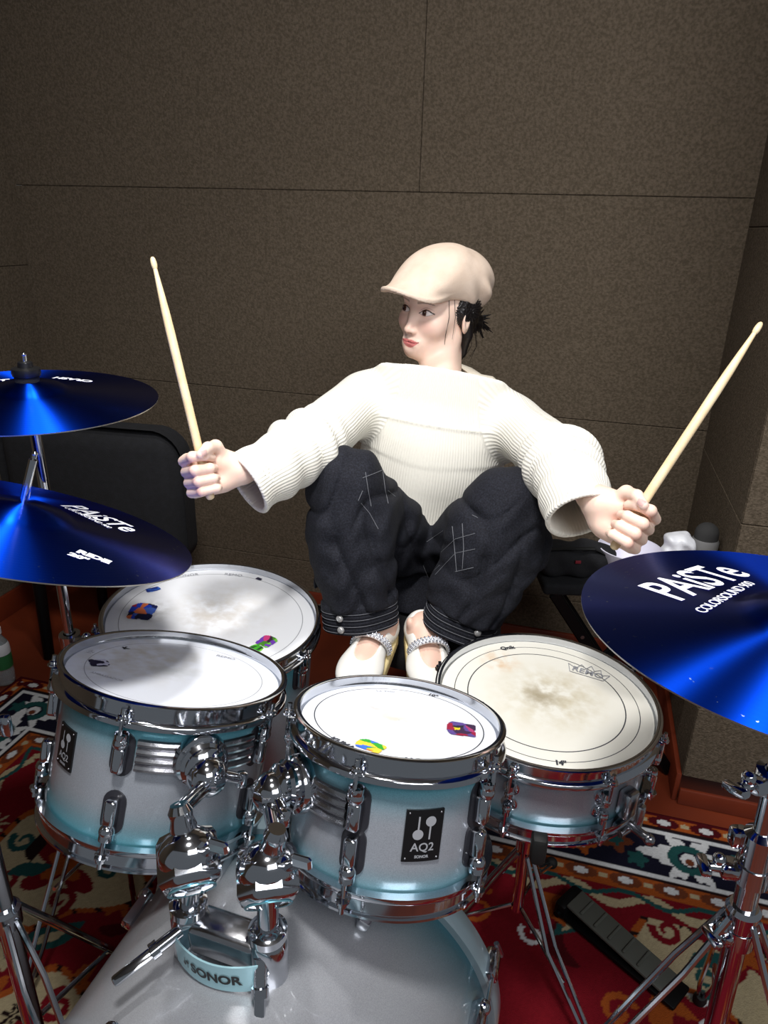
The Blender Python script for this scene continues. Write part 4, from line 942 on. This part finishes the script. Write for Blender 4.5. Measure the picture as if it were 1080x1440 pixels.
def jeans_sdf(P):
    q = (P-f32(HIP)) @ f32(RTs); d = ell(q, (0, .0, .02), (.165, .125, .10)); d = smin(d, ell(q, (-.01, -.05, -.09), (.13, .14, .11)), .04); d = smax(d, q[:, 2]-.10, .01); d = smax(d, -(P[:, 2]-.553), .012)
    for H_, K_, A_, bl, sg in LEGC: d = smin(d, leg_cloth(P, H_, K_, A_, bl, sg), .025)
    # keep clear of the sweater front
    d = d + .002*wob(P, 42, 1.0)
    return d
def make_jeans():
    b = np.stack([HIP, KNR, KNL, ANR, ANL]); V, F = nets(jeans_sdf, b.min(0)-.18, b.max(0)+A(.18, .16, .12), .0042)
    dn = mat('black_denim', (19, 20, 27), .85, 0, .25, bump=(500, .5, .002), var=(330, (36, 38, 47), 6, .40, .70))
    o = qmesh('jeans', V, F, dn, person); tag(o, 'baggy dark denim jeans with buttoned hems')
    bvh_v = V; from mathutils.bvhtree import BVHTree
    bv = BVHTree.FromPolygons([tuple(v) for v in V], [tuple(f) for f in F])
    def hit(x, y):
        d = at(x, y, 1)-CP; r = bv.ray_cast(Vector(CP), Vector(d)); return None if r[0] is None else (np.array(r[0]), np.array(r[1]))
    st = mat('stitch_thread', (104, 106, 112), .8)
    L = [[(514, 664), (518, 690), (522, 712)], [(538, 660), (542, 690), (546, 708)], [(510, 672), (526, 666), (540, 660)], [(508, 708), (520, 722), (532, 744)], [(546, 690), (556, 698)], [(504, 704), (510, 690)],
         [(600, 762), (632, 740), (668, 726)], [(606, 790), (640, 758), (668, 750)], [(612, 808), (640, 778), (668, 772)], [(640, 804), (666, 798)], [(636, 740), (640, 780), (642, 804)], [(650, 736), (652, 770), (650, 800)], [(664, 724), (672, 728)], [(595, 795), (602, 812)], [(600, 812), (618, 795)]]
    for pl in L:
        pts = []
        for (x0, y0), (x1, y1) in zip(pl[:-1], pl[1:]):
            for k in np.linspace(0, 1, 8):
                h = hit(x0+(x1-x0)*k, y0+(y1-y0)*k)
                if h is None: continue
                if pts and np.linalg.norm(h[0]-pts[-1]) > .035 and len(pts) < 5: pts = []
                if not pts or .0008 < np.linalg.norm(h[0]-pts[-1]) < .035: pts.append(h[0]+unit(CP-h[0])*.0006)
        if len(pts) > 3: MB().tube(pts, .0006, 6).build('stitching', st, o)
    for (H_, K_, A_, bl, sg), out in zip(LEGC, ((-1, 0), (1, 0))):
        ax = unit(A_-K_); R = frame(ax, (1, 0, 0)); 
        prof = [(.0700, -.016), (.0745, -.011), (.0755, .000), (.0738, .008), (.0755, .0098), (.0736, .0210), (.0753, .0228), (.0732, .034), (.0750, .0358), (.0738, .0465), (.0705, .0480), (.0680, .0460), (.0680, -.014)]
        n0 = 64; mb = MB().lathe(prof, n0, (0, 0, 0), closed=True); v = mb.V[0]; 
        a = np.arctan2(v[:, 1], v[:, 0]); v *= (1+.05*np.cos(2*a+.4)+.02*np.sin(5*a+sg))[:, None]*A(1, 1, 0)+A(0, 0, 1); mb.V[0] = v @ R.T+A_-ax*.002
        c = mb.build('hem_band', dn, o, 50)
        for zz in (.0035, .0155, .0285, .0420):
            th = np.linspace(0, 2*math.pi, 65); rr_ = (.0752)*(1+.05*np.cos(2*th+.4)+.02*np.sin(5*th+sg)); MB().tube((np.stack([rr_*np.cos(th), rr_*np.sin(th), np.full(65, zz)], 1)) @ R.T+A_-ax*.002, .0006, 5, cap=False).build('stitching', st, c)
        sgn = -1 if out[0] < 0 else 1
        for zz in (.010, .034):
            v = unit(CP-A_); v -= ax*(v @ ax); v = unit(v); s = np.cross(ax, v); s = s*np.sign(s[0])*sgn
            dd = unit(v*.84+s*.55); p = A_-ax*.002+dd*.0765+ax*zz
            MB().lathe([(0, .0045), (.003, .0048), (.0052, .004), (.0066, .0028), (.0072, .001), (.0072, -.002), (0, -.002)], 18, p, frame(dd)).build('button', mat('button_metal', (176, 176, 176), .35, .4), c)
make_jeans()

# ---------------------------------------------------------------- cap, hair
def cap_sdf(P):
    q = hl(P); x, y, z = q.T
    d = ell(q, (0, .020, .066), (.0880, .106, .074)); d = smin(d, ell(q, (0, .056, .066), (.080, .066, .066)), .03)
    d = smin(d, ell(q, (0, -.070, .066), (.068, .098, .030), A([1, 0, 0], [0, .848, -.53], [0, .53, .848])), .05)
    d = d + .0050*np.sin(y*105+x*20+z*60)*np.exp(-((y-.05)/.05)**2)*np.exp(-((z-.05)/.035)**2)*(x > 0) + .0034*np.sin(z*120+y*70)*np.exp(-((y-.06)/.035)**2-((z-.055)/.03)**2)
    d = smax(d, -(z-.030+.30*np.clip(y, -.02, .2)+3.0*np.clip(y-.04, 0, .2)**2), .005)
    zb = .050-4.2*x*x+.10*(y+.13)                                     # bowed peak
    br = np.sqrt((x/.070)**2+((y+.096)/.074)**2)-1; br = np.maximum(br*.05, np.abs(z-zb)-.0042); br = np.maximum(br, y+.035)
    d = smin(d, br, .014)
    return d
lo = HC-A(.19, .19, .06); hi = HC+A(.19, .19, .19)
V, F = nets(cap_sdf, lo, hi, .0022)
cp = tag(qmesh('cap', V, F, mat('beige_cotton', (220, 200, 182), .85, 0, .2, bump=(500, .35, .002), var=(30, (211, 190, 171), 4, .35, .65)), person), 'beige flat cap with stitched peak')
def hair_sdf(P):
    q = hl(P); x, y, z = q.T; ax = np.abs(x)
    d = ell(q, (0, .020, .028), (.0770, .0960, .085)); d = smin(d, ell(q, (0, .075, -.020), (.045, .040, .045)), .03)
    d = smax(d, -(y+.022-.42*(z-.02)), .006); d = smax(d, -(z+.052-.0*y), .01)
    d = smin(d, ell(np.stack([ax, y, z], 1), (.0745, .022, .012), (.0085, .030, .026)), .012); d = smin(d, ell(q, (.006, .122, -.026), (.030, .028, .030)), .016)
    a = np.arctan2(y, z-.02); d = d+.0016*np.sin(a*40+x*60)+.0012*np.sin(x*160+y*90)
    b = chain(P, [hw((.060, .030, .000)), hw((.058, .042, -.045)), hw((.048, .052, -.088)), hw((.046, .050, -.108))], [.016, .014, .009, .003], .006)
    return smin(d, b, .008)
V, F = nets(hair_sdf, HC-A(.16, .16, .15), HC+A(.18, .18, .14), .0022)
hm_ = mat('black_hair', (22, 18, 18), .42, 0, .5, bump=(160, .4, .002))
hair = tag(qmesh('hair', V, F, hm_, person), 'dark hair tied back low')
g = np.random.default_rng(5)
mb = MB()
for i in range(26):
    a = g.uniform(-1.3, 1.3); b = g.uniform(-.9, .8); L = g.uniform(.03, .055); o = A(.008, .135, -.024)
    dv = A(math.sin(a)*.7, .8, b); dv /= np.linalg.norm(dv); mb.tube([hw(o-dv*.02), hw(o+dv*L*.5+A(0, 0, -.002)), hw(o+dv*L+A(0, 0, -.010))], [.005, .0035, .0006], 6)
mb.build('ponytail', hm_, hair)
for pts in ([(.057, -.044, .045), (.064, -.040, .0), (.060, -.038, -.045), (.056, -.03, -.075)], [(.062, -.030, .04), (.070, -.026, 0), (.068, -.022, -.05)], [(.040, .10, -.04), (.045, .11, -.075), (.034, .10, -.11)], [(.03, .112, -.045), (.036, .12, -.08), (.026, .118, -.118)], [(.055, .06, -.03), (.06, .066, -.07), (.05, .06, -.10)]):
    MB().tube([hw(p) for p in pts], [.0007]*(len(pts)-1)+[.0003], 6).build('loose_strand', hm_, hair)

# ---------------------------------------------------------------- shoes
def shoe(He, To, An, lab):
    _, _, R, L = foot_sdf(f32([He]), He, To, An)
    def up_(P):
        d, q, _, _ = foot_sdf(P, He, To, An, .0055); q = q-f32([0, 0, .004])
        op = smin(ell(q, (0, .060, .080), (.0290, .062, .060)), ell(q, (0, .110, .062), (.0260, .050, .034)), .01)
        d = smax(d, -op, .004)
        return smax(d, -(q[:, 2]+.0), .003)
    def sole_(P):
        q = (P-f32(He)) @ f32(R); x, y, z = q.T; wdt = .030+.012*np.clip(y/(L*.7), 0, 1)
        d = cap(q*f32([1, 1, 0]), (0, .016, 0), (.002, L-.045, 0), .036, .045); return smax(d, np.abs(z+.008)-.014-.010*np.clip((.06-y)/.06, 0, 1)*0, .006)
    b = np.stack([He, To, An]); lo, hi = b.min(0)-.075, b.max(0)+.06
    V, F = nets(up_, lo, hi, .0026); s = tag(qmesh('shoe', V, F, mat('white_leather', (240, 238, 232), .5), person), lab)
    V, F = nets(sole_, lo, hi, .003); qmesh('sole', V, F, mat('cream_sole', (226, 208, 156), .6), s)
    th = np.linspace(-.25, math.pi+.25, 22); W = lambda r, a, y: He+R @ A(r*math.cos(a), y, .030+r*1.02*math.sin(a))
    y0 = .088; mb = MB()
    for k in range(3): mb.tube([W(.0385, a, y0+(k-1)*.005+.008*math.sin(a)) for a in th], .0028, 8)
    mb.build('ankle_strap', mat('strap_satin', (226, 226, 226), .4), s)
    mb = MB()
    for j, a in enumerate(np.linspace(-.1, math.pi+.1, 20)):
        for k in range(3): mb.ball(W(.0415, a+(k % 2)*.07, y0+(k-1)*.0062+.008*math.sin(a)), .0028, 6, 4)
    tag(mb.build('rhinestones', mat('rhinestone', (225, 228, 238), .08, .85), s, None), 'sparkling rhinestones on the strap', kind='stuff')
shoe(HERp, TORp, ANR, 'white strapped shoe on the right foot'); shoe(HELp, TOLp, ANL, 'white strapped shoe on the left foot')

# ---------------------------------------------------------------- drumsticks
def stick(label, tip, hand):
    s = unit(tip-hand); L = .406; b = tip-s*L; R = frame(s)
    t = thing('drumstick', label, 'drumstick', b, None, 'drumsticks held in the fists')
    pr = [(0, 0), (.004, .0008), (.0064, .003), (.0073, .007), (.0073, .285), (.0066, .318), (.0052, .350), (.0038, .376), (.0034, .3865)]
    MB().lathe(pr, 24, b, R).build('shaft', M['wood'], t, 50)
    MB().lathe([(.0034, .3860), (.0044, .3885), (.0050, .393), (.0048, .398), (.0038, .4030), (.0020, .4055), (0, .406)], 20, b, R).build('tip', M['wood'], t, 60)
stick('pale wooden drumstick held upright at left', TIPR, HR)
stick('pale wooden drumstick slanting up at right above the lettered cymbal', TIPL, HL)

# ---------------------------------------------------------------- throne under her
tc_ = A(.105, 1.50, 0); t = thing('drum_throne', 'round black drum throne under the squatting person', 'stool', tc_+A(0, 0, .0))
MB().lathe([(0, .478), (.165, .478), (.178, .486), (.185, .505), (.183, .525), (.172, .538), (.14, .543), (0, .545)], 64, tc_).build('seat', M['black_fabric'], t)
q = MB(); q.cyl(tc_+EZ*.20, tc_+EZ*.48, .014); q.lathe([(0, .47), (.06, .47), (.06, .478), (0, .478)], 24, tc_); q.build('post', M['chrome'], t)
for k in range(3):
    a = math.radians(30+120*k); d = A(math.cos(a), math.sin(a), 0); q = MB(); q.tube([tc_+EZ*.30+d*.02, tc_+d*.16+EZ*.14, tc_+d*.25+EZ*.025], .008, 10); q.tube([tc_+EZ*.17+d*.015, tc_+d*.15+EZ*.15], .006, 8); lg = q.build('leg', M['chrome'], t)
    MB().ball(tc_+d*.25+EZ*.022, .014).build('rubber_foot', M['black_rubber'], lg)

# ---------------------------------------------------------------- snare stand
sc_ = A(.287, 1.017, 0); t = thing('snare_stand', 'chrome tripod stand carrying the snare drum', 'stand', sc_+EZ*.012)
q = MB(); q.cyl(sc_+EZ*.15, sc_+EZ*.46, .0115); q.lathe([(.0115, -.02), (.018, -.018), (.018, .018), (.0115, .02)], 24, sc_+EZ*.33); q.build('post', M['chrome'], t)
for k, an in enumerate((-100, 20, 140)):
    a = math.radians(an); d = A(math.cos(a), math.sin(a), 0); q = MB(); q.tube([sc_+EZ*.45, sc_+d*.08+EZ*.475, sc_+d*.17+EZ*.492, sc_+d*.194+EZ*.512], .006, 10); ar = q.build('basket_arm', M['chrome'], t)
    q = MB(); q.box(sc_+d*.197+EZ*.520, (.030, .024, .052), frame(EZ, d), .008, 2); q.build('rubber_grip', M['black_rubber'], ar)
    a = math.radians(an+40); d = A(math.cos(a), math.sin(a), 0); q = MB(); sd = np.cross(EZ, d)
    for s2 in (-1, 1): q.tube([sc_+EZ*.30+d*.014+sd*.006*s2, sc_+d*.10+EZ*.15+sd*.01*s2, sc_+d*.26+EZ*.022+sd*.004*s2], .004, 8)
    q.tube([sc_+EZ*.16+d*.012, sc_+d*.14+EZ*.11], .004, 8); lg = q.build('leg', M['chrome'], t)
    MB().ball(sc_+d*.26+EZ*.024, (.014, .014, .013)).build('rubber_foot', M['black_rubber'], lg)

# ---------------------------------------------------------------- foot pedal on the rug
pa, pb = A(.43, 1.13, .012), A(.60, .94, .012); ax = unit(pb-pa); R = np.stack([np.cross(EZ, ax)*-1, ax, EZ], 1); L = np.linalg.norm(pb-pa); mid = (pa+pb)/2
t = thing('foot_pedal', 'dark drum pedal lying on the rug below the snare', 'pedal', mid)
MB().box(mid+EZ*.008, (.066, L+.02, .010), R, .004, 2).build('base_plate', M['black_metal'], t)
Rt = R @ A([1, 0, 0], [0, math.cos(.10), math.sin(.10)], [0, -math.sin(.10), math.cos(.10)])
q = MB(); q.box(mid+EZ*.032, (.058, L*.92, .008), Rt, .004, 2)
for k in range(6): q.box(mid+Rt @ A(0, (k-2.5)*.034, .006)+EZ*.032, (.046, .006, .005), Rt, .0015, 1)
q.build('footboard', mat('pedal_grey', (84, 86, 80), .55, .2), t)
q = MB(); q.cyl(pa+R @ A(-.045, 0, .02), pa+R @ A(.045, 0, .02), .007); q.box(pa+EZ*.022, (.075, .03, .04), R, .01, 2); q.build('hinge', M['black_metal'], t)

# ---------------------------------------------------------------- black chair with its back to the kit
cc = A(-.885, 1.985, 0); wy = math.radians(10); R = np.stack([A(math.cos(wy), -math.sin(wy), 0), A(math.sin(wy), math.cos(wy), 0), EZ], 1)
t = thing('chair', 'large black upholstered chair turned to the wall behind the left cymbals', 'chair', cc)
V = []; nx, nz = 28, 16; hw_, hh = .30, .225
mb = MB(); mb.box((0, 0, 0), (2*hw_, .075, 2*hh), None, .07, 6); v = mb.V[0]; bm_ = v.copy()
bm_[:, 1] += .5*v[:, 0]**2*1.0; bm_[:, 2] += -.35*np.clip(np.abs(v[:, 0])-.05, 0, 1)**2*(v[:, 2] > 0)*1.6; mb.V[0] = bm_ @ R.T+cc+EZ*.635
mb.build('backrest', M['black_fabric'], t, 60)
mb = MB(); mb.box(cc+R @ A(-.06, .21, .42), (.36, .34, .09), R, .035, 3); mb.build('seat', M['black_fabric'], t)
for x, y in ((-.235, .02), (.16, .05), (-.235, .36), (.10, .36)):
    mb = MB(); mb.tube([cc+R @ A(x, y, .40), cc+R @ A(x*1.05, y, .004)], [.020, .018], 16); mb.build('leg', M['black_metal'], t)
mb = MB(); 
for x in (-.2, .2): mb.tube([cc+R @ A(x, .05, .40), cc+R @ A(x, .03, .56)], .014, 10)
mb.build('back_support', M['black_metal'], t)

# ---------------------------------------------------------------- water bottle at the left edge
bp_ = A(-1.200, 1.905, .004); t = thing('water_bottle', 'small plastic water bottle with green label on the floor at left', 'bottle', bp_)
pl = mat('clear_plastic', (225, 232, 235), .12, 0, .5, trans=.75)
MB().lathe([(0, 0), (.026, 0), (.030, .006), (.030, .05), (.0285, .056), (.030, .062), (.030, .125), (.024, .150), (.014, .168), (.0125, .182), (0, .182)], 32, bp_).build('bottle_body', pl, t)
MB().lathe([(.0307, .060), (.0310, .064), (.0310, .104), (.0307, .108)], 32, bp_).build('label_wrap', mat('green_label', (44, 110, 62), .5), t)
MB().lathe([(.0305, .109), (.0308, .113), (.0295, .136), (.026, .146)], 32, bp_).build('upper_wrap', mat('white_label', (222, 224, 228), .5), t)
MB().lathe([(.0148, .178), (.0155, .180), (.0155, .198), (.0140, .200), (0, .200)], 24, bp_).build('bottle_cap', M['white_print'], t)

# ---------------------------------------------------------------- bench with odds and ends behind her
bz = .590; bx0, bx1, by0, by1 = .40, .845, 1.56, 1.70
t = thing('folding_bench', 'black folding bench with crossed legs behind the snare drum', 'bench', A((bx0+bx1)/2, (by0+by1)/2, .0))
mb = MB(); mb.box(A((bx0+bx1)/2, (by0+by1)/2, bz-.016), (bx1-bx0, by1-by0, .032), None, .010, 3); mb.build('bench_top', M['black_fabric'], t)
for y in (by0+.012, by1-.012):
    for s in (0, 1):
        a_, b_ = (bx0+.03, bx1-.03) if s == 0 else (bx1-.03, bx0+.03); p0, p1 = A(a_, y+.010*s, bz-.03), A(b_, y+.010*s, .012); d = unit(p1-p0)
        mb = MB(); mb.box((p0+p1)/2, (.030, .012, np.linalg.norm(p1-p0)), frame(d, (1, 0, 0)), .003, 1); lg = mb.build('leg', M['black_metal'], t)
        mb = MB()
        for k in range(5): c = p0+(p1-p0)*(.22+.09*k)-A(0, .0065, 0); mb.lathe([(0, .001), (.005, .001), (.005, 0)], 12, c, frame((0, -1, 0)))
        if y < 1.6: mb.build('pin_holes', M['steel'], lg)
bc = A(.475, 1.63, bz); t = thing('shoulder_bag', 'slumped black bag on the bench below the right-hand sweater cuff', 'bag', bc)
V, F = nets(lambda P: smin(rbox(P, bc+A(0, 0, .040), (.085, .045, .040), .030), ell(P, bc+A(.05, -.005, .055), (.06, .045, .032)), .02)+.003*np.sin(P[:, 0]*90+P[:, 2]*70), bc-A(.16, .1, .005), bc+A(.16, .1, .13), .005); qmesh('bag_body', V, F, M['black_fabric'], t)
MB().tube([bc+A(-.07, -.03, .075), bc+A(-.03, -.050, .090), bc+A(.04, -.052, .093), bc+A(.09, -.03, .06)], [.006]*4, 8, flat=.4).build('strap', M['black_rubber'], t)
MB().box(bc+A(.005, -.052, .055), (.014, .004, .008), None, .001, 1).build('red_tab', mat('red_tab', (120, 20, 34), .6), t)
bw = A(.615, 1.615, bz); t = thing('white_bowl', 'shallow white bowl on the bench behind the left fist', 'bowl', bw)
MB().lathe([(0, .004), (.036, .004), (.038, 0), (.041, 0), (.042, .010), (.062, .045), (.078, .082), (.075, .0825), (.058, .045), (.036, .014), (0, .012)], 48, bw).build('bowl', mat('white_china', (222, 220, 236), .4), t)
pb_ = A(.728, 1.60, bz); t = thing('plastic_bag', 'crumpled white plastic bag on the bench beside the right-hand wall', 'bag', pb_)
def bagf(P): return rbox(P, pb_+A(0, 0, .062), (.036, .030, .070), .024)+.0035*np.sin(P[:, 0]*120+P[:, 2]*70)*np.sin(P[:, 2]*95-P[:, 0]*60+P[:, 1]*50)+.002*np.sin(P[:, 2]*150+P[:, 0]*170)
V, F = nets(lambda P: smax(bagf(P), -(P[:, 2]-bz-.001), .004), pb_-A(.06, .06, .01), pb_+A(.06, .06, .17), .003); qmesh('bag_body', V, F, mat('white_film', (232, 234, 240), .35, bump=(60, .3, .004)), t)
gp = A(.795, 1.61, bz); t = thing('grey_pouch', 'small dark grey pouch standing right of the white plastic bag', 'pouch', gp)
V, F = nets(lambda P: smax(cap(P, gp+A(0, 0, .02), gp+A(0, 0, .128), .031, .028), -(P[:, 2]-bz-.001), .006), gp-A(.05, .05, .01), gp+A(.05, .05, .18), .003); qmesh('pouch_body', V, F, mat('dark_felt', (46, 46, 46), .9), t)
MB().lathe([(.0290, .084), (.0322, .088), (.0322, .110), (.0280, .116)], 32, gp).build('band', mat('grey_band', (108, 108, 108), .8), t)
